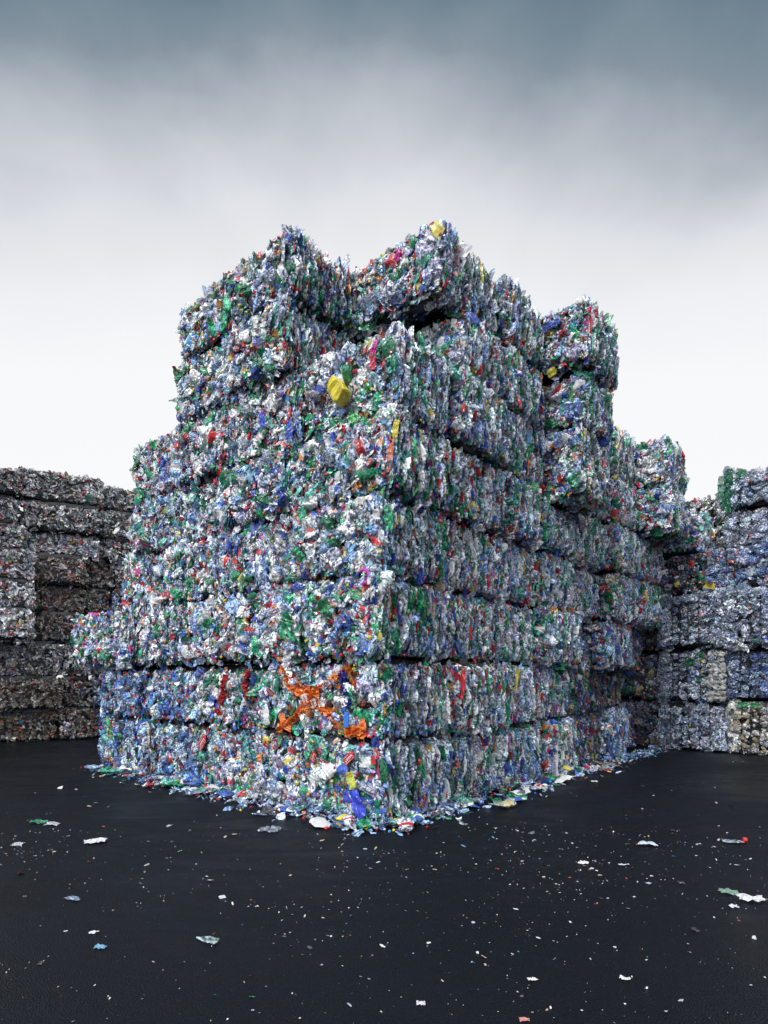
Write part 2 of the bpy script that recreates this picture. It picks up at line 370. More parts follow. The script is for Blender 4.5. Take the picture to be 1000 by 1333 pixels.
# left side of the main stack: bales along b at a = 0
left_edges = {
 0: [0, 1.52, 3.05, 4.6, 6.2], 1: [0, 1.62, 3.2, 4.85, 6.4], 2: [0, 1.80, 3.4, 5.1, 7.0], 3: [0, 1.45, 2.9, 4.3, 5.65],
 4: [0, 1.5, 2.85, 4.2, 5.42], 5: [0, 1.47, 2.8, 4.1, 5.38], 6: [1.45, 2.7, 3.92], 7: [1.42, 2.7, 3.83]}
a_off = {0: 0, 1: .03, 2: -.10, 3: .02, 4: .10, 5: .22, 6: .0, 7: .0}
for k, ed in left_edges.items():
    for j in range(len(ed) - 1):
        jj = j + (1 if k >= 6 else 0)
        ao = a_off[k] * (1 if j < 1 else .3) + J(.03)
        ao += J(.045)
        if k == 2 and j == 3: ao = -.22
        if k == 0 and j == 3: ao = -.12
        z0 = k * H; z1 = z0 + H
        if k == 5: z1 += .06
        if k == 7: z1 -= .09
        if k == 1 and j: z1 -= .05
        if k == 2 and j in (1, 2): ao -= .08
        bo = J(.02) + (J(.05) if j == 0 else 0)
        bale('main', ao, 1.24 + J(.03), ed[j] + (bo if j == 0 else .012), ed[j + 1] - .012, z0, z1 - .03, 'mixed' if (k > 1 or j < 2) else 'blue',
             lab_left(k, jj), 1, J(1.0) if j < 3 else J(2), key=(k, jj), merge=k in (3, 4, 5) or (k == 6 and j == 0))
# the two row ends seen above the corner column, and the right side: bales along a at b = 0
cols = [(1.26, 2.50), (2.52, 3.66), (3.68, 4.92)]
rowsh = [[jr.uniform(-.16, .16) for _ in range(2)] for _ in range(8)]
for i, (c0_, c1_) in enumerate(cols):
    for k in range(8):
        c0 = c0_ + (rowsh[k][i - 1] if i > 0 and k < 6 else 0); c1 = c1_ + (rowsh[k][i] if i < 2 and k < 6 else 0)
        b0 = J(.11); z0 = k * H; z1 = z0 + H - .03 + J(.018); bb = 1.42
        if i == 0 and k == 7: b0 = .05; z1 -= .09
        if i == 0 and k == 6: b0 = -.03; c0 = 1.44; z1 -= .05
        if i == 0 and k == 7: c0 = 1.03
        if i == 2:
            if k >= 6: b0 = -.70 if k == 7 else -.62; bb = .75; z1 -= .09 if k == 6 else 0; c0 += .14 if k == 6 else 0; c1 += .02 if k == 6 else .05
            elif k == 5: b0 = -.58; z0 -= .16; z1 -= .0; c0 += .05; c1 += .04
            elif k == 4: z1 -= .16
        bale('main', c0 + .02 + J(.02), c1 - .02, b0, bb, z0, z1, 'mixed' if k < 7 or i else 'mixed',
             f"mixed plastic bale, right side of big stack, {ORD[k]} layer, {['first', 'second', 'third'][i]} behind the corner bale" if k < 7 else
             ["topmost plastic bale of the big stack's middle peak, overhanging a dark gap", "topmost plastic bale between the middle and right peaks of the big stack",
              "topmost plastic bale of the big stack's right peak, jutting out above a dark gap"][i],
             1, J(1.2), key=('r', i, k))
# fill behind the notch between the two front peaks
for k in (5, 6, 7):
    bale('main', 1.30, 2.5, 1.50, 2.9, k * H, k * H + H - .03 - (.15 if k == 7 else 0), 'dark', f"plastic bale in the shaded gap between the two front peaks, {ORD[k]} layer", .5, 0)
# lower rear part of the right side
rear = [(4.96, 6.28, -.05), (6.32, 7.58, -.20), (7.62, 8.88, -.22)]
for i, (c0, c1, bb) in enumerate(rear):
    for k in range(7):
        b0 = bb + J(.06); b1 = 1.2; z0 = k * H; z1 = z0 + H - .02
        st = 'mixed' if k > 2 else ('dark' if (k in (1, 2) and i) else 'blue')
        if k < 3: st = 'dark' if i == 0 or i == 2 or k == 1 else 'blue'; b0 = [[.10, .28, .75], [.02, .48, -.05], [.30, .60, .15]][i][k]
        if i == 0 and k == 3: b0 = .15
        if i == 2 and k == 6: b0 = -.74
        if i == 2 and k == 5: b0 = -.80; c0 = 7.45
        if i == 2 and 2 < k < 5: b0 = -.25; c0 = 7.62
        bale('main', c0, c1, b0, b1, z0, z1, st,
             f"shaded bale, lower rear end of big stack, {ORD[k] if k < 6 else 'top'} layer, {['left', 'middle', 'right'][i]} column", .7, J(1.5))
# right wall, its wired face square to the right side of the main stack
RW = 9.15
rw = [
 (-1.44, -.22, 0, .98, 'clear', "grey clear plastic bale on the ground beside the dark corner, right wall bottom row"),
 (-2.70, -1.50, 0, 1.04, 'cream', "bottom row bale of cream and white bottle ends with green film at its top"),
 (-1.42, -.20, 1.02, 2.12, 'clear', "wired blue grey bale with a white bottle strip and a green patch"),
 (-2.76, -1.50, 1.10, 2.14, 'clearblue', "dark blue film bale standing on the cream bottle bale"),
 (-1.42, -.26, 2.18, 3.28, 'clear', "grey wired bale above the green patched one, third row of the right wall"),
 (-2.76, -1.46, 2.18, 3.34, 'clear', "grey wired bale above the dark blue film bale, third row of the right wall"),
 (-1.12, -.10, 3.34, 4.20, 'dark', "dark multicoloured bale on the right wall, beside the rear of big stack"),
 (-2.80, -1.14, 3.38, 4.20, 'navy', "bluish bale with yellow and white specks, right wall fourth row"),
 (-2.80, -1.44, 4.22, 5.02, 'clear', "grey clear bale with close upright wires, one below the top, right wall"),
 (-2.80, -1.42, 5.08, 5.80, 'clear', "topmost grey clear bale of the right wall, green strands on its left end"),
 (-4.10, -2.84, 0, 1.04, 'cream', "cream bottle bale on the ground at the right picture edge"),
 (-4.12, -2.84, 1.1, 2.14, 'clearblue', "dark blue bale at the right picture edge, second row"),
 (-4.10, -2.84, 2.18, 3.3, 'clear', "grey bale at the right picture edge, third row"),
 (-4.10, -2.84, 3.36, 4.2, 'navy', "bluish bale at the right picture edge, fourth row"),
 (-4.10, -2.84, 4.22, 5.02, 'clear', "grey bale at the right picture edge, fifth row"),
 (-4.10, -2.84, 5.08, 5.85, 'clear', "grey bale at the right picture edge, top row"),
]
for b0, b1, z0, z1, st, lb in rw:
    b0 += .035; b1 -= .035
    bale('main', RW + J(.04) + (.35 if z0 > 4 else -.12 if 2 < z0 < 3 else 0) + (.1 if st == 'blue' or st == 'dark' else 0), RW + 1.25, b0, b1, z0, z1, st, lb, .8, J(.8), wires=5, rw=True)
for k in range(4):
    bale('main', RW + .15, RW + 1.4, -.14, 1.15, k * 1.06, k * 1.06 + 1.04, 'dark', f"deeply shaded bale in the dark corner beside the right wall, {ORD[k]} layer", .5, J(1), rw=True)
# stack behind, seen in the gap
for q, (b0, b1) in enumerate(((-.95, .35), (-2.3, -1.0))):
    for k in range(6):
        if k < 4: continue
        bale('main', 10.6, 11.8, b0, b1, k * .96, k * .96 + .93, 'pale', f"pale distant bale behind the gap left of the right wall, {['upper', 'lower'][k == 4]}, {['left', 'right'][q]}", .4, 0)
for q, (b0, b1) in enumerate(((-.95, .2),)):
    bale('main', 9.3, 10.5, b0, b1, 4.24, 5.0, 'mixed', "multicoloured bale behind the rear end of the big stack, under the pale ones", .6, 2)
    bale('main', 9.0, 10.4, .25, 1.4, 4.24, 5.9, 'mixed', "multicoloured bale hidden between the rear column and the distant pale bales", .4, 0)

# left wall
lw = [ # b0 (right end) , b1 (left end), z0, z1, a0, style
 (-.62, 3.3, None, None, 0, None)]
def lwb(b0, b1, z0, z1, a0, st, lb, near=.45): a0 += J(.13); bale('left', a0, a0 + 1.3, b0 + .012, b1 - .012, z0, z1 - .005, st, lb, near, J(3.2))
rows_l = [0, .80, 1.56, 2.42]
for k in range(3):
    z0, z1 = rows_l[k], rows_l[k + 1] - .03
    nm = ['bottom', 'second', 'third'][k]
    lwb(1.36, 3.1, z0, z1, -.15 + J(.04), 'brown' if k < 2 else 'grey', f"far left wall bale at the picture edge, {nm} layer, long dark grey one")
    lwb(-.52, 1.30, z0, z1, -.12 + J(.04), ['brown', 'brown', 'grey'][k], f"brownish grey far left bale, {nm} layer, left of a narrow seam")
    lwb(-1.22, -.56, z0, z1, -.06 + J(.04), 'grey' if k == 2 else 'brown', f"narrow grey far left bale end, {nm} layer, between brown and blue bales")
    lwb(-2.60, -1.26, z0, z1, .02 + J(.04), 'navy', f"bluish far bale just left of the big stack, {nm} layer")
for k, (z0, z1) in enumerate(((2.44, 3.14), (3.16, 3.84), (3.86, 4.56))):
    nm = ['fourth', 'fifth', 'sixth'][k]
    lwb(.05, 1.5, z0, z1, -.55 + .06 * k, 'pale', f"whitish far left bale standing forward of brown ones, {nm} layer")
    lwb(1.54, 3.1, z0, z1 , -.6 + .05 * k, 'pale', f"whitish far left bale at the picture edge, {nm} layer")
    lwb(-1.10, .02, z0, z1, .02 + J(.03), 'brown', f"brown far left bale with red specks, {nm} layer")
    lwb(-1.72, -1.14, z0, z1, .12 + J(.03), 'brown', f"narrow dark brown far left bale, {nm} layer, beside the blue bales")
    lwb(-3.10, -1.76, z0, z1, .10 + J(.03), 'navy' if k < 2 else 'grey', f"far bale left of the big stack, {nm} layer, " + ('blue tinted' if k < 2 else 'grey'))
for k, (z0, z1) in enumerate(((4.58, 5.14), (5.17, 5.84), (5.90, 6.62))):
    nm = ['third from the top', 'second from the top', 'topmost'][k]
    e = (-.10, 0, 0)[k]
    lwb(-1.45, .30 + e, z0, z1, J(.03), 'grey' if k else 'pale', f"long rounded grey far left bale, {nm}, middle of the wall")
    lwb(.34 + e, 1.5, z0, z1 - (.12 if k == 2 else 0), -.15, 'grey', f"grey far left bale, {nm}, near the picture's left edge")
    lwb(1.54, 3.0, z0, z1 - (.2 if k == 2 else 0), -.2, 'grey', f"grey far left bale, {nm}, cut by the picture edge")
    lwb(-2.75, -1.50, z0, z1 - (.1 if k == 2 else 0), .05, 'grey', f"grey far left bale, {nm}, right end beside the big stack")

# ---- build one bale
def rounded(P, hx, hy, h, n=28):
    """push points of a box onto a box with rounded edges; P in box coordinates with z from 0 to h"""
    q = np.stack([P[:, 0] / hx, P[:, 1] / hy, (P[:, 2] - h / 2) / (h / 2)], 1)
    m = np.abs(q).max(1, keepdims=True); s = (np.abs(q) ** n).sum(1, keepdims=True) ** (1 / n)
    q = q * m / np.maximum(s, 1e-6)
    return np.stack([q[:, 0] * hx, q[:, 1] * hy, q[:, 2] * h / 2 + h / 2], 1)

def world_to(fr, P):
    o, a = FR[fr]; c, s = math.cos(a), math.sin(a)
    d = P[:, :2] - np.array([o.x, o.y])
    return np.stack([d[:, 0] * c + d[:, 1] * s, -d[:, 0] * s + d[:, 1] * c, P[:, 2]], 1)

def in_others(b, S, shrink):
    """S: points in the stack's frame"""
    m = np.zeros(len(S), bool)
    for o in BALES:
        if o is b or o['fr'] != b['fr']: continue
        if o['a0'] > b['a1'] + .5 or o['a1'] < b['a0'] - .5 or o['b0'] > b['b1'] + .5 or o['b1'] < b['b0'] - .5 or o['z0'] > b['z1'] + .4 or o['z1'] < b['z0'] - .4: continue
        m |= (S[:, 0] > o['a0'] + shrink) & (S[:, 0] < o['a1'] - shrink) & (S[:, 1] > o['b0'] + shrink) & (S[:, 1] < o['b1'] - shrink) & (S[:, 2] > o['z0'] + shrink) & (S[:, 2] < o['z1'] - shrink)
    return m

def local_of(b, a, bb, z):   # stack frame -> bale local
    return Vector((a - (b['a0'] + b['a1']) / 2, bb - (b['b0'] + b['b1']) / 2, z - b['z0']))

BI = 0
def build(b):
    global BI
    BI += 1
    g = np.random.default_rng(1000 + BI)
    org, ang = FR[b['fr']]
    ca, cb = (b['a0'] + b['a1']) / 2, (b['b0'] + b['b1']) / 2
    hx, hy, h = (b['a1'] - b['a0']) / 2, (b['b1'] - b['b0']) / 2, b['z1'] - b['z0']
    ux = Vector((math.cos(ang), math.sin(ang), 0)); uy = Vector((-math.sin(ang), math.cos(ang), 0))
    root = bpy.data.objects.new('plastic_bale', None); COL.objects.link(root)
    root.location = org + ux * ca + uy * cb + Vector((0, 0, b['z0']))
    tl = math.radians(1.3 if b['fr'] == 'left' else .7); root.rotation_euler = (jr.uniform(-tl, tl), jr.uniform(-tl, tl) * .5, ang + math.radians(b['yaw'])); root.empty_display_size = .3
    root['label'] = b['label']; root['category'] = 'bale'
    root['group'] = {'main': 'pressed bales of plastic bottles, big stack', 'left': 'pressed bales, far left wall'}[b['fr']] if not b.get('rw') else 'pressed bales, right wall'
    b['root'] = root
    near = b['near']; st = b['style']
    far = b['fr'] == 'left' or near < .5
    clear = st in ('clear', 'clearblue'); cream = st == 'cream'
    # density per square metre for faces  -x (flat-on), -y (edge-on), +x, +y, top, bottom
    if far: dens = [300, 300, 30, 300, 120, 60]
    elif b['fr'] == 'main' and b.get('rw'): dens = [260, 240, 20, 240, 120, 60]
    else:
        q = {1: 1.0, .7: .8, .5: .5}.get(near, .8)
        dens = [430 * q, 640 * q, 20, 300 * q, 220 * q, 120 * q]
    pos, face = [], []
    for f, (d, (su, sv)) in enumerate(zip(dens, ((hy, h), (hx, h), (hy, h), (hx, h), (hx, hy), (hx, hy)))):
        area = su * 2 * (sv if f < 4 else sv * 2)
        n = int(d * area)
        u = g.uniform(-1, 1, n); v = g.uniform(-1, 1, n)
        if f < 4: v2 = (v + 1) / 2 * h
        if f in (0, 2): P = np.stack([np.full(n, -hx if f == 0 else hx), u * hy, v2], 1)
        elif f in (1, 3): P = np.stack([u * hx, np.full(n, -hy if f == 1 else hy), v2], 1)
        else: P = np.stack([u * hx, v * hy, np.full(n, h if f == 4 else 0.)], 1)
        pos.append(P); face.append(np.full(n, f))
    P = np.concatenate(pos); fc = np.concatenate(face)
    S = P + np.array([ca, cb, b['z0']])
    keep = ~in_others(b, S, .10)
    nr0 = np.array([(-1, 0, 0), (0, -1, 0), (1, 0, 0), (0, 1, 0), (0, 0, 1), (0, 0, -1)])[fc] * .12
    keep &= ~(in_others(b, S + nr0, 0) & (g.uniform(size=len(P)) < (.15 if b.get('merge') else .86)))     # nothing sticks out into a closed joint
    wires_y = np.linspace(-hy, hy, b.get('wires', 4) + 2)[1:-1] + g.normal(0, .03, b.get('wires', 4))
    if b.get('rw'):
        for wy in wires_y: keep &= ~((fc == 0) & (np.abs(P[:, 1] - wy) < .035) & (g.uniform(size=len(P)) < .4))
    # vertical joints between neighbours stay open
    for sg, f_, ax_, hh in ((1, 0, 1, hy), (-1, 0, 1, hy), (1, 1, 0, hx), (-1, 1, 0, hx)):
        st_ = np.zeros((len(P), 3)); st_[:, ax_] = sg * .12; st_[:, 1 - ax_] = .25
        edge = (fc == f_) & (hh - sg * P[:, ax_] < (.12 if far else .06))
        keep &= ~(edge & in_others(b, S + st_, 0) & (g.uniform(size=len(P)) < .85))
    seam_w = .006 if b.get('merge') else g.choice([.012, .03, .045, .06])
    touch_t = in_others(b, S + np.array([0, 0, 0.]) * 1 + np.stack([np.where(fc == 0, .2, 0), np.where(fc == 1, .2, 0), h - P[:, 2] + .15], 1), 0)
    touch_b = in_others(b, S + np.stack([np.where(fc == 0, .2, 0), np.where(fc == 1, .2, 0), -P[:, 2] - .15], 1), 0)
    dzt = np.where(touch_t, h - P[:, 2], 9); dzb = np.where(touch_b, P[:, 2], 9)
    keep &= ~((fc < 4) & (np.minimum(dzt, dzb) < (.02 if far else seam_w) * np.where(fc == 1, 1.2, .9)) & (g.uniform(size=len(P)) < .93))
    seam = np.minimum(dzt, dzb)[keep]; tt_ = touch_t[keep]
    P, fc = P[keep], fc[keep]; n = len(P)
    # bulges and dents of the face
    P0 = rounded(P, hx, hy, h)
    dep = g.uniform(0, 1, n) ** 1.5
    amp = .026 if not far else .045
    wv = smooth_noise(S[keep], 40 + BI, 3.2)
    nrm = np.array([(-1, 0, 0), (0, -1, 0), (1, 0, 0), (0, 1, 0), (0, 0, 1), (0, 0, -1)])[fc].astype(float)
    
    pinch = np.zeros(n)
    for wy in wires_y: pinch += np.exp(-((P0[:, 1] - wy) / .035) ** 2)
    pin = np.where(fc == 0, pinch, 0) * (.06 if b.get('rw') else .055)
    off = amp * wv[:, 0] + .02 - dep * (.09 if not far else .06) - pin
    off = np.where(fc == 4, off - .05, off)
    Pp = P0 + nrm * off[:, None]
    if b['z0'] < .05: Pp[:, 2] = np.maximum(Pp[:, 2], .035)
    # frames
    R = np.zeros((n, 3, 3)); e = fc
    m0 = (e == 0) | (e == 2); m1 = ~m0 & (e < 4); m4 = e >= 4
    R[m0] = frames(m0.sum(), g, .34 if not clear else .42, np.pi / 2 if clear else 0, .75 if clear else 1.3)
    R[m1] = frames(m1.sum(), g, .11, 0, .20)
    R[m4] = frames(m4.sum(), g, .30, np.pi / 2, .5)
    if far: R = frames(n, g, .7, 0, 1.2)
    ln = g.lognormal(math.log(.145), .36, n)
    ln = np.clip(ln, .07, .36)
    if clear: ln = ln * 1.5
    if b.get('rw') and (clear or cream):
        cuts = np.concatenate([[-hy], wires_y, [hy]]); ix = np.clip(np.searchsorted(cuts, Pp[:, 1]) - 1, 0, len(cuts) - 2)
        mid_ = (cuts[ix] + cuts[ix + 1]) / 2; wd_ = cuts[ix + 1] - cuts[ix]; f0 = fc == 0
        Pp[f0, 1] = (mid_ + (Pp[:, 1] - mid_) * .75)[f0]; Pp[f0, 0] -= (.035 * np.cos(np.pi * (Pp[:, 1] - mid_) / wd_))[f0]
        ln[f0] = np.minimum(ln, wd_ * .95)[f0]
    if far: ln = np.clip(ln, .08, .22) * .88
    if cream:
        R[m0] = np.roll(frames(m0.sum(), g, .35, 0, .5), 1, axis=2) if False else R[m0]
    sc = np.stack([ln * g.uniform(.7, 1.3, n), ln * g.uniform(.75, 1.35, n), ln], 1)
    sc[m1] *= np.array([.66, .95, 1.45]) if not far else 1
    # pieces stay within their own layer, so the joints between the bales read as dark lines
    lim = np.minimum(np.where((fc == 1) & (g.uniform(size=n) < .94), sc[:, 2] * .5 + .03, ln * g.uniform(.40, .75, n) + .02), h * .47)
    zz = np.where(fc < 4, np.clip(Pp[:, 2], lim, np.where(tt_, h - lim, h - ln * .25)), Pp[:, 2]); Pp[:, 2] = zz
    Pp -= nrm * (np.where(fc < 4, np.where(fc == 0, .07, .12) * (.5 if far else 1) * np.exp(-(seam / .045) ** 2), 0))[:, None]
    dy = np.where((fc == 0), hy - np.abs(P[:, 1]), np.where(fc == 1, hx - np.abs(P[:, 0]), 9)); Pp -= nrm * (.02 * np.exp(-(dy / .03) ** 2))[:, None]
    col = pick_colors(st, n, g)
    # patches of like colour (one bag or batch of bottles spread out)
    cl = smooth_noise(S[keep], 77, 5.0)
    if st in ('mixed', 'blue'):
        mm = (cl[:, 0] > .75) & (g.uniform(size=n) < .45); col[mm, :3] = np.array([.03, .32, .15]) * np.exp(g.normal(0, .35, (mm.sum(), 1)))
        mm = (cl[:, 1] > 1.0) & (g.uniform(size=n) < .30); col[mm, :3] = np.array([.10, .22, .62]) * np.exp(g.normal(0, .3, (mm.sum(), 1)))
    bk = Bulk()
    # inside of the bale: pressed mass, painted near black as the shade between pieces
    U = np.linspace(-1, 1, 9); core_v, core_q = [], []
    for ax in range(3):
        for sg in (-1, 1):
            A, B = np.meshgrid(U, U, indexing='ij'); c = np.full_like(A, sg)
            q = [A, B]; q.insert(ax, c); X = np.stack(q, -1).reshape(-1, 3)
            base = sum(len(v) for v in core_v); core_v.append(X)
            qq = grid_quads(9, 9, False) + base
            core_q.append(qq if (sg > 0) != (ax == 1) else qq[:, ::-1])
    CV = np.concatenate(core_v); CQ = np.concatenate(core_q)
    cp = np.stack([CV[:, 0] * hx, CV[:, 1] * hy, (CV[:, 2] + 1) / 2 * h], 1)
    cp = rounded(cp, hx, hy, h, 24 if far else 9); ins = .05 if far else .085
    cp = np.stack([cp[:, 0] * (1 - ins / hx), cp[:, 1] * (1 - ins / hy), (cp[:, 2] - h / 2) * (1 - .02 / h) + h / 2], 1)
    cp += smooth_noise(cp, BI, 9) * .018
    if in_others(b, np.array([[ca, cb, b['z1'] + .2]]), 0)[0]: cp[:, 2] = np.where(cp[:, 2] > h * .6, cp[:, 2] + .07, cp[:, 2])   # core top raised as an added stop against sky through the joint
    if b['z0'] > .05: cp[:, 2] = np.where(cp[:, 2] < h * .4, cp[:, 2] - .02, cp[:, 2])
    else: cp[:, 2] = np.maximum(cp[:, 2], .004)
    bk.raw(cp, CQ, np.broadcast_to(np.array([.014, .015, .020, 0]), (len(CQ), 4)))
    lc = label_colors(n, g, .24 if not (clear or cream) else .04); lc[(e == 1) & (g.uniform(size=n) < .45)] = -1
    films = g.uniform(size=n) < np.where(m1, .12, .28) if not clear else g.uniform(size=n) < .55
    if cream: films[:] = False
    mA = (e == 0) | (e >= 4)
    jt = .0035 if not far else .006
    def put(mask, protos):
        if mask.any(): bk.add(protos, Pp[mask], R[mask], sc[mask], col[mask], lc[mask], jt, g)
    if far:
        put(films, FILMLOW); put(~films, LOW)
    else:
        # the biggest bottles that show become parts of their own
        npart = int(round(54 * near)) if near >= .7 else 0
        if b.get('rw'): npart = 16
        vis = (e < 2) & (dep < .45) & ~films & (tt_ | (Pp[:, 2] < h - .16))
        cand = np.nonzero(vis)[0]
        cand = cand[np.argsort(-ln[cand])][:npart]
        isp = np.zeros(n, bool); isp[cand] = True
        put(films & ~isp, FILM); put(~films & mA & ~isp, MID); jt = .0015; put(~films & ~mA & ~isp, SLIV)
        for i in cand:
            pool = PMS if (e[i] == 1 and st == 'mixed') else PM[st]
            o = bpy.data.objects.new('crushed_bottle', pool[g.integers(len(pool))]); COL.objects.link(o); o.parent = root
            k = min(1.42, .33 / ln[i]) if e[i] == 0 else min(.98, .24 / ln[i])
            M = np.eye(4); M[:3, :3] = R[i] * (sc[i] * k)[None, :]; M[:3, 3] = Pp[i] + nrm[i] * .012
            if b['z0'] < .05: M[2, 3] = max(M[2, 3], .07)
            o.matrix_local = Matrix(M.tolist())
    if not far and not b.get('rw'):
        k_ = g.choice(np.nonzero(e < 2)[0], int(.44 * (e < 2).sum())) if (e < 2).any() else []
        if len(k_):
            ls = g.uniform(.04, .10, len(k_)); pz = Pp[k_] + nrm[k_] * (dep[k_] * .05 + g.uniform(-.005, .02, len(k_)))[:, None] + g.normal(0, .04, (len(k_), 3)) * (1 - np.abs(nrm[k_]))
            fc_ = np.array([(.62, .03, .05), (.80, .82, .85), (.05, .12, .55), (.85, .28, .06), (.03, .40, .18), (.10, .35, .70), (.14, .55, .46), (.72, .60, .10), (.55, .05, .30), (.03, .02, .02), (.85, .62, .55)])
            kk = g.choice(11, len(k_), p=[.20, .16, .15, .06, .12, .08, .09, .04, .02, .04, .04])
            bk.add(FILMLOW, pz, R[k_], np.stack([ls, ls * 1.2, ls * 1.2], 1), np.concatenate([fc_[kk] * np.exp(g.normal(0, .2, (len(k_), 1))), np.full((len(k_), 1), .3)], 1), None, .002, g)
    # caps
    ncap = int((70 if not far else 40) * (1 if near >= .7 else .8) * (0.15 if (clear or cream) else .45 if far else 1) * (hx + hy))
    pool_ = np.nonzero(e < 2)[0] if (e < 2).any() else np.arange(n)
    src = g.choice(pool_, min(ncap, len(pool_)), replace=False)
    cpz = P0[src] + nrm[src] * (amp * wv[src, :1] + .035 + g.uniform(-.03, .012, (len(src), 1)))
    Rc = np.zeros((len(src), 3, 3))
    a1 = nrm[src] + g.normal(0, .55, (len(src), 3)); a1 /= np.linalg.norm(a1, axis=1, keepdims=True)
    a2 = np.cross(a1, np.array([.3, .2, 1.])); a2 /= np.linalg.norm(a2, axis=1, keepdims=True); a3 = np.cross(a1, a2)
    Rc[:, :, 0] = a1; Rc[:, :, 1] = a2; Rc[:, :, 2] = a3
    rad = g.uniform(.0145, .0205, len(src))
    if far: rad *= .85
    if b['z0'] < .05: cpz[:, 2] = np.maximum(cpz[:, 2], .03)
    kc = g.choice(len(CAPC), len(src), p=CAPW)
    npc = int(22 * near) if near >= .7 and not b.get('rw') else 0
    if len(src) > npc:
        cc = np.concatenate([CAPC[kc], np.zeros((len(src), 1))], 1)
        bk.add(CAP6 if far else CAP8, cpz[npc:], Rc[npc:], np.stack([rad * 1.3, rad, rad], 1)[npc:], cc[npc:], None, 0, g)
    for i in range(min(npc, len(src))):
        o = bpy.data.objects.new('bottle_cap', CAPM[kc[i]]); COL.objects.link(o); o.parent = root
        M = np.eye(4); M[:3, :3] = Rc[i] * np.array([rad[i] * 1.4, rad[i] * 1.06, rad[i] * 1.06])[None]; M[:3, 3] = cpz[i] + nrm[i] * .006
        o.matrix_local = Matrix(M.tolist())
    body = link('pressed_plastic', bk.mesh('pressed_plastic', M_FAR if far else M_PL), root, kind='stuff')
    # binding wires: loops round the bale in the x-z plane
    if not far:
        rad_w = .0075 if b.get('rw') else .0042
        t = np.linspace(0, 2 * np.pi, 40, endpoint=False)
        for wy in wires_y:
            ex = np.sign(np.cos(t)) * np.abs(np.cos(t)) ** .28 * (hx + .036); ez = np.sign(np.sin(t)) * np.abs(np.sin(t)) ** .28 * (h / 2 + .0) + h / 2
            ez = np.clip(ez, .012, None)
            path = np.stack([ex, wy + np.cumsum(g.normal(0, .004, 40)) * .6, ez], 1)
            path[:, 1] -= np.linspace(0, path[-1, 1] - path[0, 1], 40)
            rings = []
            for k in range(40):
                tg = path[(k + 1) % 40] - path[k - 1]; tg /= np.linalg.norm(tg)
                u = np.array([0, 1., 0]); w = np.cross(tg, u); w /= np.linalg.norm(w)
                rings.append([path[k] + rad_w * (math.cos(q) * u + math.sin(q) * w) for q in (0, 1.57, 3.14, 4.71)])
            V = np.array(rings).reshape(-1, 3)
            Q = np.array([(k * 4 + i, k * 4 + (i + 1) % 4, ((k + 1) % 40) * 4 + (i + 1) % 4, ((k + 1) % 40) * 4 + i) for k in range(40) for i in range(4)])
            link('binding_wire', make_mesh('binding_wire', V, Q, np.ones((len(Q), 4)), M_WIRE), root)
    return root

for b in BALES: build(b)

# ------------------------------------------------------------------ ground
def quad_sheet(name, x0, y0, x1, y1, nx, ny, mat):
    X, Y = np.meshgrid(np.linspace(x0, x1, nx), np.linspace(y0, y1, ny), indexing='xy')
    V = np.stack([X.ravel(), Y.ravel(), np.zeros(X.size)], 1)
    return make_mesh(name, V, grid_quads(nx, ny, False), np.ones(((nx - 1) * (ny - 1), 4)), mat)
link('ground', quad_sheet('ground', -400, -400, 400, 400, 3, 3, M_ASPH), None, kind='structure')
print('bales', len(BALES), 'objects', len(COL.objects))
#--PART2--
# ------------------------------------------------------------------ single pieces that stand out on the bales (parts of their bale)
RV = Vector((math.cos(ANG), math.sin(ANG), 0)); LV = Vector((-math.sin(ANG), math.cos(ANG), 0)); CO = MAIN[0]
def hit(px, py, axis, c):
    """point of the stack's face a = c or b = c seen at photo pixel; returns (a, b, z)"""
    d = Vector(((px - CX) / F, 1, (HY - py) / F)); nrm = RV if axis == 'a' else LV
    o = Vector((0, 0, CAM_H)); t = (c - (o - CO).dot(nrm)) / d.dot(nrm); p = o + d * t
    return ((p - CO).dot(RV), (p - CO).dot(LV), p.z), p.y
def bale_of(abz):
    best = None
    for b in BALES:
        if b['fr'] != 'main': continue
        d = sum(max(lo - v, 0, v - hi) ** 2 for v, lo, hi in zip(abz, (b['a0'], b['b0'], b['z0']), (b['a1'], b['b1'], b['z1'])))
        if best is None or d < best[0]: best = (d, b)
    return best[1]
def rgba(c, a=0.): return np.array([*c, a])
def piece(name, V, Q, C, px, py, axis='a', c=0.0, rot=0.0, size=(1, 1, 1), out=.03, tilt=(0, 0), label=None, b=None):
    """V in piece space: x outward, y to the right as seen, z up"""
    abz, Y = hit(px, py, axis, c)
    b = b or bale_of(abz)
    V = V * np.array(size)
    cr, sr = math.cos(rot), math.sin(rot)
    V = np.stack([V[:, 0], V[:, 1] * cr - V[:, 2] * sr, V[:, 1] * sr + V[:, 2] * cr], 1)
    V[:, 0] += V[:, 1] * tilt[0] + V[:, 2] * tilt[1]
    if axis == 'a': Wm = np.stack([-(V[:, 0] + out), -V[:, 1], V[:, 2]], 1)       # outward is -a, right as seen is -b
    else: Wm = np.stack([V[:, 1], -(V[:, 0] + out), V[:, 2]], 1)                  # outward is -b, right as seen is +a
    Wm = Wm + np.array(local_of(b, *abz))
    o = link(name, make_mesh(name, Wm, Q, C, M_PL), b['root'])
    if label: o['label'] = label
    return o
def fill(Q, c, a=0.): return np.broadcast_to(rgba(c, a), (len(Q), 4)).copy()
fs = [5000]
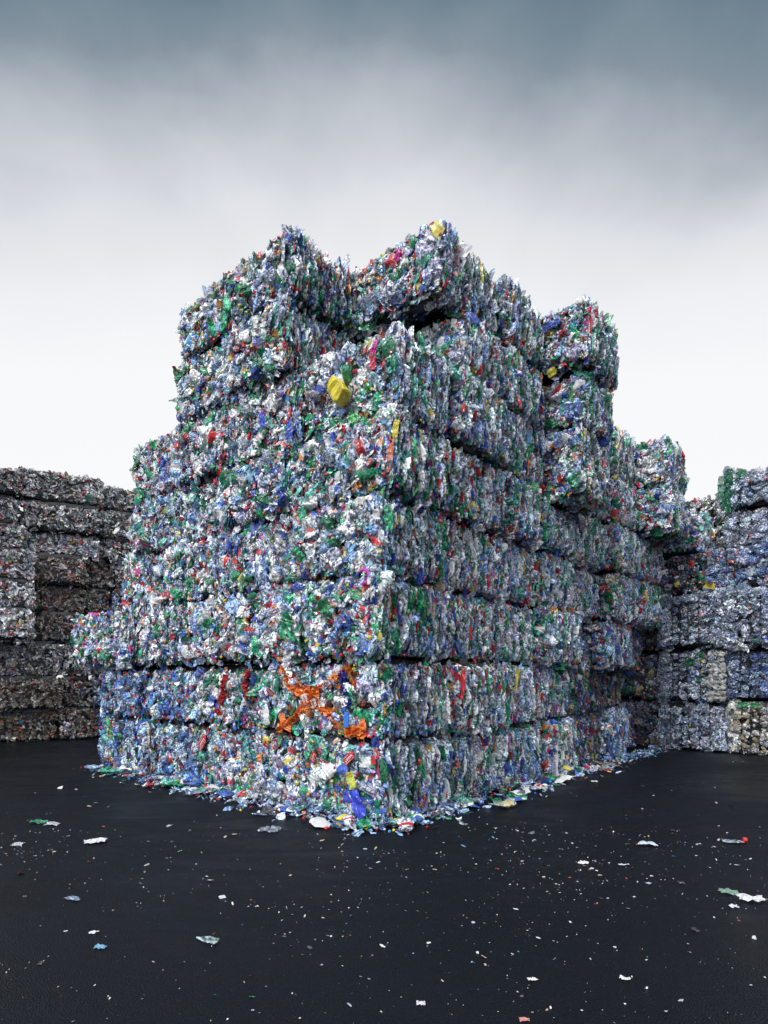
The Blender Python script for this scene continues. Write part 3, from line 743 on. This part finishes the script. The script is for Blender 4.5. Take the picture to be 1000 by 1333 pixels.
def film(name, px, py, w, h, col, rot=0, axis='a', c=0.0, clear=.3, out=.04, n=14, rough=1.0, label=None):
    fs[0] += 1
    V, Q, _ = proto_film(n, fs[0]); V = V.copy(); V[:, 1] /= max(np.ptp(V[:, 1]), .01); V[:, 0] *= rough
    _, Y = hit(px, py, axis, c); k = Y / F
    return piece(name, V, Q, fill(Q, col, clear), px, py, axis, c, rot, (max(w, h) * k, w * k, h * k), out, label=label)
def bottle(name, px, py, w, h, col, rot=0, axis='a', c=0.0, clear=.2, out=.05, cap=None, lab=None, thick=.5, label=None):
    fs[0] += 1
    V, Q, band = proto_bottle(14, 16, fs[0], .5); V = V.copy(); V[:, 1] /= np.ptp(V[:, 1]); V[:, 0] /= np.ptp(V[:, 0])
    _, Y = hit(px, py, axis, c); k = Y / F; C = fill(Q, col, clear)
    if lab: C[band == 1] = rgba(lab)
    if cap: C[band == 2] = rgba(cap)
    return piece(name, V, Q, C, px, py, axis, c, rot, (w * k * thick, w * k, h * k), out, label=label)
def bevel_box(w, d, h, r, taper=(1, 1), seed=0):
    n = 9; U = np.linspace(-1, 1, n); vs, qs = [], []
    for ax in range(3):
        for sg in (-1, 1):
            A, B = np.meshgrid(U, U, indexing='ij'); q = [A, B]; q.insert(ax, np.full_like(A, sg)); base = sum(len(v) for v in vs)
            vs.append(np.stack(q, -1).reshape(-1, 3)); g_ = grid_quads(n, n, False) + base; qs.append(g_ if (sg > 0) != (ax == 1) else g_[:, ::-1])
    V = np.concatenate(vs); m = np.abs(V).max(1, keepdims=True); s = (np.abs(V) ** r).sum(1, keepdims=True) ** (1 / r); V = V * m / s
    V[:, 1] *= np.where(V[:, 2] > 0, 1 + (taper[0] - 1) * V[:, 2], 1); V[:, 2] *= 1 + (taper[1] - 1) * V[:, 1] * .5
    return V * np.array([d / 2, w / 2, h / 2]), np.concatenate(qs)
def box_piece(name, px, py, w, h, d, col, rot=0, axis='a', c=0.0, r=12, out=.03, dent=.1, tilt=(0, 0), taper=(1, 1), label=None):
    fs[0] += 1
    _, Y = hit(px, py, axis, c); k = Y / F
    V, Q = bevel_box(w * k, d, h * k, r, taper); V = V + smooth_noise(V / (w * k), fs[0], 2.5) * dent * .1 * w * k
    return piece(name, V, Q, fill(Q, col), px, py, axis, c, rot, (1, 1, 1), out, tilt, label)
def card(px, py, w, h, rot, col, axis='a', c=0.0, ink=(.8, .8, .78), label=None):
    """printed carton flap: thin card with a white border line and looping white script"""
    _, Y = hit(px, py, axis, c); k = Y / F; W_, H_ = w * k, h * k
    V, Q = bevel_box(W_, .006, H_, 20); fs[0] += 1
    V[:, 0] += .02 * np.sin(V[:, 2] / H_ * 4) * .5
    Vs, Qs, Cs = [V], [Q], [fill(Q, col)]; base = len(V)
    def stroke(pts, wd):
        nonlocal base
        pts = np.array(pts); d = np.gradient(pts, axis=0); d /= np.linalg.norm(d, axis=1, keepdims=True) + 1e-9
        nn = np.stack([-d[:, 1], d[:, 0]], 1) * wd / 2; A = pts - nn; B = pts + nn; m = len(pts)
        xs = .02 * np.sin(np.concatenate([A, B])[:, 1] / H_ * 4) * .5 + .0045
        Vs.append(np.stack([xs, np.concatenate([A, B])[:, 0], np.concatenate([A, B])[:, 1]], 1))
        q = np.array([(i, i + 1, m + i + 1, m + i) for i in range(m - 1)]) + base; Qs.append(q); Cs.append(fill(q, ink)); base += 2 * m
    t = np.linspace(0, 1, 60)
    stroke(np.stack([W_ * .13 * np.sin(t * 26) + .05 * W_, H_ * (.70 * t - .35) + H_ * .04 * np.cos(t * 26)], 1), W_ * .10)
    stroke([(-W_ * .36, -H_ * .42), (-W_ * .36, H_ * .42)], W_ * .05); stroke([(W_ * .38, -H_ * .42), (W_ * .38, H_ * .42)], W_ * .05)
    return piece('printed_card', np.concatenate(Vs), np.concatenate(Qs), np.concatenate(Cs), px, py, axis, c, rot, (1, 1, 1), .075, (g0.normal(0, .15), g0.normal(0, .15)), label)
g0 = np.random.default_rng(9)
def strand(name, pts, wpx, col, axis='a', c=0.0, clear=.1, out=.05, seed=1, label=None, n=40, rag=1.0):
    """crumpled netting or tape following pixel way-points on a face"""
    g = np.random.default_rng(seed); P = np.array([hit(x, y, axis, c)[0] for x, y in pts]); _, Y = hit(*pts[0], axis, c); w = wpx * Y / F
    t = np.linspace(0, len(P) - 1, n); C3 = np.stack([np.interp(t, np.arange(len(P)), P[:, i]) for i in range(3)], 1)
    ia = 1 if axis == 'a' else 0
    m = 7; Vs = []
    for j in range(n):
        d = C3[min(j + 1, n - 1)] - C3[max(j - 1, 0)]; d /= np.linalg.norm(d); side = np.zeros(3); side[ia] = -d[2]; side[2] = d[ia]
        ww = w * (.55 + .45 * math.sin(j * .7 + seed) ** 2) * g.uniform(.8, 1.2)
        for i in range(m):
            u = i / (m - 1) - .5; p = C3[j] + side * u * ww + g.normal(0, .006 * rag, 3)
            o = out + .03 * math.cos(u * 9 + j * .4) + g.normal(0, .009 * rag)
            p[0 if axis == 'a' else 1] -= o; Vs.append(p)
    V = np.array(Vs); Q = grid_quads(m, n, False); b = bale_of(P[len(P) // 2]); V = V + np.array(local_of(b, 0, 0, 0))
    C = fill(Q, col, clear); C[:, :3] *= np.exp(g.normal(0, .18, (len(Q), 1)))
    o = link(name, make_mesh(name, V, Q, np.clip(C, 0, 1), M_PL), b['root'])
    if label: o['label'] = label
    return o

OR = (.92, .23, .04)
for sd_, wd_, pts_ in ((3, 15, [(368, 866), (384, 888), (405, 908), (432, 932), (455, 950), (478, 956)]), (23, 10, [(372, 872), (380, 892), (408, 916), (428, 926), (458, 956), (470, 950)]),
   (4, 13, [(456, 868), (440, 884), (418, 897), (402, 915), (388, 935), (366, 952)]), (24, 9, [(448, 880), (436, 890), (412, 896), (404, 920), (394, 930), (372, 944)]), (8, 17, [(398, 898), (412, 915), (440, 936), (450, 944)])):
    strand('orange_netting', pts_, wd_, OR, seed=sd_, n=90, out=.035 + .02 * (sd_ > 9), rag=1.5, clear=.08)
for x_, y_, w_, h_, r__ in ((472, 940, 17, 20, .4), (466, 950, 20, 12, -.2), (378, 946, 18, 12, -.3), (372, 938, 12, 16, .3), (412, 905, 22, 16, .8), (436, 884, 16, 11, .5)):
    film('orange_netting', x_, y_, w_, h_, OR, r__, clear=.08, out=.05)
g5 = np.random.default_rng(12)
for q_ in range(26):   # clear and coloured bits lying over the netting
    film('plastic_film', g5.uniform(370, 470), g5.uniform(872, 955), g5.uniform(8, 15), g5.uniform(10, 18), tuple(pick_colors('mixed', 1, g5)[0, :3]), g5.uniform(-1.5, 1.5), clear=1, out=.085)
strand('blue_film', [(449, 872), (452, 895), (456, 920)], 12, (.02, .04, .35), seed=5, out=.06)
box_piece('blue_strip', 457, 936, 8, 20, .01, (.03, .22, .75), 0, out=.09)
bottle('white_scoop', 354, 930, 13, 26, (.80, .79, .78), 0, clear=0, out=.10, thick=.3)
card(403, 912, 9, 16, .25, (.8, .8, .78), ink=(.6, .03, .03)); card(431, 820, 11, 23, -.55, (.62, .02, .025)); card(270, 966, 14, 26, -1.0, (.62, .02, .025)); card(414, 985, 10, 16, -.7, (.62, .02, .025))
card(461, 986, 11, 20, -.9, (.58, .02, .03)); card(440, 829, 9, 14, .3, (.75, .75, .73), ink=(.5, .03, .03)); card(357, 901, 9, 10, .5, (.55, .03, .03))
box_piece('dark_brown_carton', 421, 838, 16, 22, .05, (.03, .008, .008), -.9, out=.06)
box_piece('yellow_canister', 453, 515, 22, 36, .15, (.76, .62, .02), .62, c=.22, r=8, out=.16, dent=1.3, tilt=(.25, .1), taper=(.75, 1.25))
film('blue_bag', 480, 1043, 22, 36, (.03, .06, .62), .5, clear=.15, out=.16, rough=.7)
film('blue_bag', 465, 1035, 26, 16, (.03, .05, .50), .1, clear=.15, out=.10, rough=.7)
film('yellow_green_film', 468, 1014, 17, 22, (.62, .66, .08), .3, out=.12, rough=.6)
film('green_film', 478, 556, 26, 24, (.05, .55, .16), .3, c=.1, out=.06, clear=.7); film('green_film', 466, 548, 24, 16, (.16, .62, .20), -.3, c=.1, out=.08, clear=.7)
film('green_film', 510, 672, 16, 34, (.02, .40, .16), .1, out=.03, clear=.7); film('green_film', 455, 775, 20, 18, (.05, .45, .1), .6, out=.06, clear=.7)
film('green_film', 398, 672, 18, 26, (.02, .42, .2), .4, out=.05, clear=.7); film('blue_film', 380, 560, 16, 26, (.03, .08, .5), .1, out=.05); film('blue_film', 345, 548, 12, 20, (.03, .08, .6), .1, out=.05)
bottle('white_cup', 365, 801, 15, 22, (.80, .80, .78), .9, clear=0, out=.09, thick=.7)
film('teal_film', 372, 822, 16, 30, (.08, .42, .36), .4, clear=.7, out=.06)
box_piece('yellow_tray', 374, 832, 18, 9, .03, (.62, .58, .10), .15, out=.08)
bottle('clear_jug', 395, 822, 26, 26, (.45, .5, .58), .3, clear=.9, out=.07, thick=.6)
film('white_film', 378, 852, 34, 16, (.78, .79, .80), .1, clear=.1, out=.09); film('white_film', 282, 800, 20, 46, (.76, .76, .78), -.15, clear=.3, out=.10)
film('yellow_film', 321, 815, 15, 13, (.8, .68, .04), .2, clear=0, out=.08); film('yellow_film', 520, 560, 12, 22, (.75, .62, .08), -.2, clear=0, out=.05)
bottle('red_bottle', 285, 855, 11, 16, (.6, .02, .03), .2, clear=.1, out=.08); bottle('white_bottle', 150, 962, 16, 52, (.75, .76, .74), .1, clear=0, out=.10, thick=.6)
film('green_film', 152, 945, 16, 22, (.04, .4, .12), .3, clear=.5, out=.14)
film('magenta_film', 196, 965, 14, 20, (.65, .03, .35), .1, clear=0, out=.09); strand('red_tape', [(297, 878), (293, 905), (290, 930)], 7, (.55, .02, .02), seed=12, out=.05); strand('red_tape', [(327, 872), (322, 890), (325, 908)], 9, (.50, .03, .03), seed=13, out=.05)
film('orange_film', 153, 818, 12, 17, (.80, .25, .06), .2, clear=0, out=.09); film('orange_film', 117, 834, 12, 14, (.85, .35, .08), .2, clear=0, out=.14); film('orange_film', 513, 590, 13, 22, (.75, .18, .08), 0, clear=.3, out=.05)
film('red_film', 488, 470, 12, 26, (.70, .05, .12), -.1, c=.2, clear=.2, out=.06); film('magenta_film', 494, 455, 8, 18, (.7, .02, .35), -.4, c=.2, clear=0, out=.09)
th = np.linspace(-.6, 3.6, 24); rg = []
for a_ in th:
    for q in range(6): rr = 1 + .22 * math.cos(q * 1.047); rg.append((.22 * math.sin(q * 1.047), rr * math.cos(a_ - 1.2), rr * math.sin(a_ - 1.2)))
Vr = np.array(rg) * .075; Qr = grid_quads(6, 24, True)
piece('magenta_ring', Vr, Qr, fill(Qr, (.62, .02, .45)), 477, 751, 'a', -.1, 0, (1, 1, 1), .05)
rg = []
for a_ in np.linspace(0, 2 * np.pi, 24, endpoint=False):
    for q in range(6): rr = 1 + .25 * math.cos(q * 1.047); rg.append((.3 * math.sin(q * 1.047), rr * math.cos(a_), rr * math.sin(a_)))
Vr2 = np.array(rg) * .05; Qr2 = np.concatenate([grid_quads(6, 24, True), np.array([(138 + i, 138 + (i + 1) % 6, (i + 1) % 6, i) for i in range(6)])])
piece('white_ring', Vr2, Qr2, fill(Qr2, (.7, .72, .78)), 677, 690, 'b', 0, 0, (1, 1, 1), .05)
piece('white_ring', Vr2 * 1.1, Qr2, fill(Qr2, (.6, .64, .72)), 740, 804, 'b', 0, .3, (1, 1.1, .8), .06)
box_piece('dark_opening', 598, 862, 19, 11, .06, (.006, .006, .008), .05, 'b', 0, out=.03)  # black box standing in for the shade of an open hole
bottle('white_lid', 524, 930, 11, 9, (.72, .75, .76), 0, 'b', clear=0, out=.05); film('white_film', 541, 937, 11, 8, (.72, .75, .76), .7, 'b', clear=0, out=.05)
film('red_film', 610, 825, 7, 18, (.6, .03, .02), .1, 'b', clear=0, out=.04); film('white_film', 610, 712, 11, 32, (.62, .62, .66), .3, 'b', clear=.3, out=.05); film('green_film', 668, 610, 6, 14, (.10, .6, .05), 0, 'b', clear=.2, out=.03)
film('green_film', 740, 512, 10, 26, (.02, .4, .12), 0, 'b', clear=.3, out=.04, c=-.6); film('yellow_film', 720, 486, 14, 12, (.5, .45, .05), .2, 'a', c=3.68, clear=0, out=.05)
film('blue_film', 722, 424, 26, 13, (.04, .09, .40), .2, 'a', c=3.68, clear=.2, out=.06); film('blue_film', 548, 330, 9, 16, (.05, .1, .45), -.3, 'a', c=1.26, clear=.2, out=.05)
# green strands and patches on the right wall, the row of white bottle ends
for i, (x, y, w, h, ro) in enumerate(((940, 634, 10, 26, 0), (951, 628, 10, 34, .1), (962, 622, 10, 22, -.5), (948, 655, 9, 26, .1), (939, 650, 8, 18, .4), (966, 616, 8, 16, 1.0))):
    film('green_strand', x, y, w, h, (.006, .17, .08), ro, 'a', RW + .36, clear=.5, out=.05)
film('green_film', 905, 858, 26, 11, (.005, .15, .05), .5, 'a', RW, clear=.4, out=.08)
film('green_film', 968, 918, 14, 9, (.005, .22, .08), .1, 'a', RW, clear=.3, out=.08); film('green_film', 984, 918, 13, 8, (.005, .22, .08), -.1, 'a', RW, clear=.3, out=.08)
for r_i in range(9):
    for c_i in range(3):
        x, y = 927 + c_i * 7.5 + g0.normal(0, .8), 851 + r_i * 7.2 + g0.normal(0, .8)
        bottle('white_bottle_end', x, y, 9, 9.5, tuple(np.array((.50, .50, .48)) * g0.uniform(.7, 1.1)), g0.uniform(0, 3), 'a', RW, clear=.1, out=.075, thick=.9)

# ------------------------------------------------------------------ litter on the ground
def gpt(px, py):
    Y = F * CAM_H / (py - HY); return (px - CX) / F * Y, Y
def lying(name, V, Q, C, x, y, z, ang, label, cat, group):
    V = np.stack([V[:, 1], V[:, 2], V[:, 0]], 1)           # thin axis up
    V[:, 2] -= V[:, 2].min()
    o = link(name, make_mesh(name, V, Q, C, M_PL)); o.location = (x, y, z + .001); o.rotation_euler = (0, 0, ang)
    o['label'] = label; o['category'] = cat
    if group: o['group'] = group
    return o
def ground_piece(kind, px, py, wpx, hpx, col, ang, label, cat, clear=.2, lab=None, cap=None, name=None):
    """wpx: length along the picture's width"""
    fs[0] += 1; x, y = gpt(px, py); k = y / F
    if kind == 'bottle':
        V, Q, band = proto_bottle(14, 16, fs[0], .7); V = V.copy(); V[:, 2] *= wpx * k; V[:, 1] *= wpx * k * 1.1; V[:, 0] *= wpx * k * .7
        C = fill(Q, col, clear)
        if lab: C[band == 1] = rgba(lab)
        if cap: C[band == 2] = rgba(cap)
    else:
        V, Q, _ = proto_film(8, fs[0]); V = V + np.random.default_rng(fs[0]).normal(0, .025, V.shape); V[:, 2] *= wpx * k; V[:, 1] *= wpx * k * 1.2; V[:, 0] *= wpx * k * 1.2; C = fill(Q, np.array(col) * .85, clear); C[:, :3] *= np.exp(np.random.default_rng(fs[0]).normal(0, .12, (len(Q), 1)))
    o = lying(name or ('crushed_bottle' if kind == 'bottle' else 'plastic_scrap'), V, Q, C, x, y, 0, ang, label, cat, 'single pieces of litter on the asphalt')
    return o, V
hp = math.pi / 2
GP = ground_piece
GP('film', 50, 1072, 20, 6, (.03, .30, .16), hp + .2, 'green plastic scrap lying on the asphalt left of a white one', 'scrap', .4)
GP('film', 68, 1074, 18, 6, (.62, .64, .66), hp - .1, 'whitish crumpled scrap just right of the green scrap on the asphalt', 'scrap')
GP('film', 124, 1097, 26, 9, (.74, .74, .74), hp + .35, 'white torn scrap shaped like a small bird on the left asphalt', 'scrap', 0)
GP('film', 22, 1101, 14, 4, (.5, .52, .56), hp, 'thin grey scrap near the left picture edge', 'scrap')
GP('bottle', 94, 1172, 22, 8, (.28, .36, .48), hp - .2, 'flattened bluish bottle lying alone on the left asphalt', 'bottle', .6)
GP('film', 122, 1215, 12, 7, (.78, .78, .80), hp + .4, 'small white scrap with a blue edge, lower left asphalt', 'scrap', 0)
GP('film', 131, 1234, 15, 4, (.18, .42, .62), hp - .1, 'small light blue strip in the lower left asphalt', 'scrap', 0)
GP('bottle', 271, 1227, 30, 12, (.36, .46, .46), hp - .25, 'crumpled grey green bottle lying alone on the lower left asphalt', 'bottle', .7)
GP('film', 351, 1082, 28, 6, (.30, .33, .42), hp - .1, 'long pale flat strip on the asphalt just in front of the spilled bottles', 'scrap', .5)
GP('bottle', 603, 1074, 14, 13, (.32, .36, .36), .6, 'small crushed bottle with an orange end in front of the right side', 'bottle', .7, cap=(.75, .35, .10))
GP('bottle', 655, 1051, 36, 12, (.45, .44, .40), hp + .25, 'long clear bottle with a yellowish label in front of the stack', 'bottle', .6, lab=(.55, .50, .25))
GP('film', 672, 1039, 24, 8, (.02, .30, .12), hp - .1, 'green crumpled piece lying just behind the long yellowish bottle', 'scrap', .4)
GP('film', 760, 1124, 13, 8, (.82, .82, .80), hp + .5, 'white triangular scrap on the right asphalt', 'scrap', 0)
GP('film', 812, 1127, 15, 4, (.66, .66, .68), hp, 'thin white scrap right of the white triangular one', 'scrap', 0)
GP('bottle', 842, 1101, 27, 6, (.62, .68, .78), hp - .05, 'flat white and blue strip like bottle with a red end', 'bottle', .1, cap=(.55, .04, .04))
o, V = GP('bottle', 955, 1097, 26, 9, (.42, .47, .56), hp + math.pi - .25, 'crushed clear bottle with a red cap at the right picture edge', 'bottle', .8)
Vc, Qc, _ = proto_cap(8); e_ = V[np.argmax(V[:, 2])]
lc_ = link('bottle_cap', make_mesh('bottle_cap', Vc[:, [1, 0, 2]] * np.array([.024, .035, .024]) + np.array([e_[1], e_[2] + .01, .026]), Qc, fill(Qc, (.65, .02, .02)), M_PL), o)
GP('film', 978, 1173, 34, 9, (.72, .73, .75), hp - .15, 'crumpled white strip near the right picture edge', 'scrap', .1)
GP('film', 949, 1163, 20, 4, (.22, .38, .28), hp - .3, 'thin green strip beside the crumpled white strip', 'scrap', .2)
GP('film', 955, 1181, 12, 5, (.7, .7, .72), hp, 'small white scrap below the thin green strip', 'scrap', 0)
GP('film', 693, 1276, 12, 6, (.84, .84, .84), hp + .2, 'small white scrap at the bottom of the picture, right of centre', 'scrap', 0)
GP('film', 814, 1275, 13, 6, (.78, .78, .78), hp - .5, 'small white scrap at the bottom of the picture, farther right', 'scrap', 0)
GP('bottle', 790, 998, 34, 8, (.26, .23, .19), hp - .1, 'flat brownish bottle on the asphalt before the dark corner', 'bottle', .3)
GP('film', 774, 1018, 8, 6, (.7, .7, .72), hp, 'tiny white scrap in front of the flat brownish bottle', 'scrap', 0)
GP('film', 548, 1307, 11, 5, (.62, .62, .64), hp, 'white scrap at the bottom picture edge near the middle', 'scrap', 0)
GP('film', 683, 1329, 14, 6, (.6, .25, .2), hp, 'reddish white scrap cut by the bottom picture edge', 'scrap', 0)
GP('film', 53, 1255, 9, 8, (.05, .05, .055), 0, 'small dark lump on the lower left asphalt', 'scrap', 0)
GP('film', 887, 1150, 9, 5, (.04, .04, .045), 0, 'small dark lump on the right asphalt', 'scrap', 0)
GP('film', 905, 1212, 12, 5, (.05, .05, .055), 0, 'dark crumpled lump on the right asphalt below the white strip', 'scrap', 0)

# bottles that slid off and lie along the foot of the big stack
KINDS_ = [('clear', (.55, .60, .68), .9, None), ('white', (.80, .80, .80), 0, None), ('green', (.02, .32, .14), .6, None), ('blue', (.05, .16, .52), .5, None), ('teal', (.16, .48, .40), .8, None),
          ('clear red labelled', (.55, .60, .68), .9, (.58, .03, .03)), ('clear blue labelled', (.55, .60, .68), .9, (.05, .12, .55)), ('pale blue', (.42, .56, .80), .9, None), ('clear yellow labelled', (.55, .6, .66), .9, (.78, .62, .06))]
WHERE = [('a', 0, 1.5, 'the corner bale, left side'), ('a', 1.5, 3.05, 'the first bale left of the corner'), ('a', 3.05, 4.6, 'the second bale left of the corner'), ('a', 4.6, 6.1, 'the third bale left of the corner'),
         ('b', 0, 1.25, 'the corner bale, right side'), ('b', 1.25, 2.5, 'the first bale right of the corner'), ('b', 2.5, 3.7, 'the second bale right of the corner'), ('b', 3.7, 5.4, 'the third bale right of the corner')]
gl = np.random.default_rng(31)
def stack_to_world(a, b): p = CO + RV * a + LV * b; return p.x, p.y
for wi, (ax, t0, t1, wl) in enumerate(WHERE):
    for kn, col, clr, lab in KINDS_:
        fs[0] += 1
        t = gl.uniform(t0, t1); d = -.03 - abs(gl.normal(0, .19)) - gl.uniform(0, .06)
        x, y = stack_to_world(d, t) if ax == 'a' else stack_to_world(t, d)
        Ls = gl.uniform(.19, .34)
        V, Q, band = proto_bottle(12, 13, fs[0], .9); V = V * Ls * np.array([1.0, 1.1, 1.0]); C = fill(Q, np.clip(np.array(col) * gl.uniform(.8, 1.15), 0, .85), clr)
        if lab: C[band == 1] = rgba(lab)
        if gl.uniform() < .6: C[band == 2] = rgba(CAPC[gl.choice(len(CAPC), p=CAPW)])
        base = ANG + (hp if ax == 'a' else 0)
        o = lying('crushed_bottle', V, Q, C, x, y, max(0, .10 + d * .5) * gl.uniform(0, 1), base + hp + gl.normal(0, .7), f"{kn} crushed bottle at the foot of {wl}", 'bottle', 'crushed bottles spilled along the foot of the stack')
# small bits: caps, shreds and flakes nobody could count
bk = Bulk(); n = 5600
gx = np.random.default_rng(77)
px = gx.uniform(-100, 1100, n); ymix = gx.uniform(size=n)
py = np.where(ymix < .55, 1075 + np.abs(gx.normal(0, 75, n)), gx.uniform(985, 1400, n))
Yw = F * CAM_H / (py - HY); Xw = (px - CX) / F * Yw
loc = np.stack([(Xw - CO.x) * RV.x + (Yw - CO.y) * RV.y, (Xw - CO.x) * LV.x + (Yw - CO.y) * LV.y], 1)
ok = ~((loc[:, 0] > .05) & (loc[:, 1] > .05)) & (loc[:, 0] < 8.9)
cln = smooth_noise(np.stack([Xw, Yw, Xw * 0], 1), 5, 1.3)[:, 0] + .5 * smooth_noise(np.stack([Xw, Yw, Xw * 0], 1), 6, 4)[:, 0]
ok &= gx.uniform(size=len(Xw)) < np.clip(.42 + .45 * cln, .08, 1)
Xw, Yw = Xw[ok], Yw[ok]; n = len(Xw)
sz = np.clip(gx.lognormal(math.log(.0064), .75, n), .003, .045) * np.clip(Yw / 6, .45, 1.2)
T = np.stack([gx.normal(0, .25, n), gx.normal(0, .25, n), np.ones(n)], 1); T /= np.linalg.norm(T, axis=1, keepdims=True)
an = gx.uniform(0, 6.28, n); Lg = np.stack([np.cos(an), np.sin(an), np.zeros(n)], 1); Lg -= T * (Lg * T).sum(1, keepdims=True); Lg /= np.linalg.norm(Lg, axis=1, keepdims=True)
R = np.stack([T, np.cross(Lg, T), Lg], 2)
cf = np.array([(.78, .78, .76), (.6, .6, .6), (.42, .45, .5), (.5, .45, .38), (.55, .08, .06), (.1, .3, .5), (.06, .3, .15), (.1, .1, .11), (.6, .4, .3)])[gx.choice(9, n, p=[.22, .22, .2, .12, .04, .04, .03, .08, .05])]
bk.add(FILM, np.stack([Xw, Yw, sz * .12 + .001], 1), R, np.stack([sz * 1.6, sz * gx.uniform(.6, 2.2, n), sz * 1.4], 1), np.concatenate([cf, np.full((n, 1), .1)], 1), None, 0, gx)
# loose bits heaped against the bales
n = 1500; side = gx.uniform(size=n) < .55; t = np.where(side, gx.uniform(-.2, 6.3, n), gx.uniform(-.2, 9, n)); d = -np.abs(gx.normal(0, .20, n)) - .01
A = np.where(side, d, t); B = np.where(side, t, d - np.where(t > 5, .1, 0)); Xs = CO.x + RV.x * A + LV.x * B; Ys = CO.y + RV.y * A + LV.y * B
T = np.stack([gx.normal(0, .5, n), gx.normal(0, .5, n), np.ones(n)], 1); T /= np.linalg.norm(T, axis=1, keepdims=True)
an = gx.uniform(0, 6.28, n); Lg = np.stack([np.cos(an), np.sin(an), np.zeros(n)], 1); Lg -= T * (Lg * T).sum(1, keepdims=True); Lg /= np.linalg.norm(Lg, axis=1, keepdims=True)
R = np.stack([T, np.cross(Lg, T), Lg], 2); ls = np.clip(gx.lognormal(math.log(.07), .45, n), .02, .2)
zz = np.maximum(.015, (.09 + d * .35)) * gx.uniform(.1, 1, n) + .008
bk.add(FILM + MID, np.stack([Xs, Ys, zz], 1), R, np.stack([ls * .5, ls, ls], 1), pick_colors('blue', n, gx), label_colors(n, gx, .3), .002, gx)
n = 170; t = gx.uniform(-.2, 6.5, n); side = gx.uniform(size=n) < .5; d = -np.abs(gx.normal(0, .2, n)) - .02; A = np.where(side, d, t); B = np.where(side, t, d)
cc = np.concatenate([CAPC[gx.choice(len(CAPC), n, p=CAPW)], np.zeros((n, 1))], 1); T = np.tile(np.array([0, 0, 1.]), (n, 1)) + gx.normal(0, .4, (n, 3)); T /= np.linalg.norm(T, axis=1, keepdims=True)
a2 = np.cross(T, np.array([1., .2, 0])); a2 /= np.linalg.norm(a2, axis=1, keepdims=True); R = np.stack([T, a2, np.cross(T, a2)], 2)
bk.add(CAP8, np.stack([CO.x + RV.x * A + LV.x * B, CO.y + RV.y * A + LV.y * B, np.maximum(.012, (.05 + d * .3)) * 1.0], 1), R, np.tile([.018, .0145, .0145], (n, 1)), cc, None, 0, gx)
link('litter', bk.mesh('litter', M_PL), None, kind='stuff')
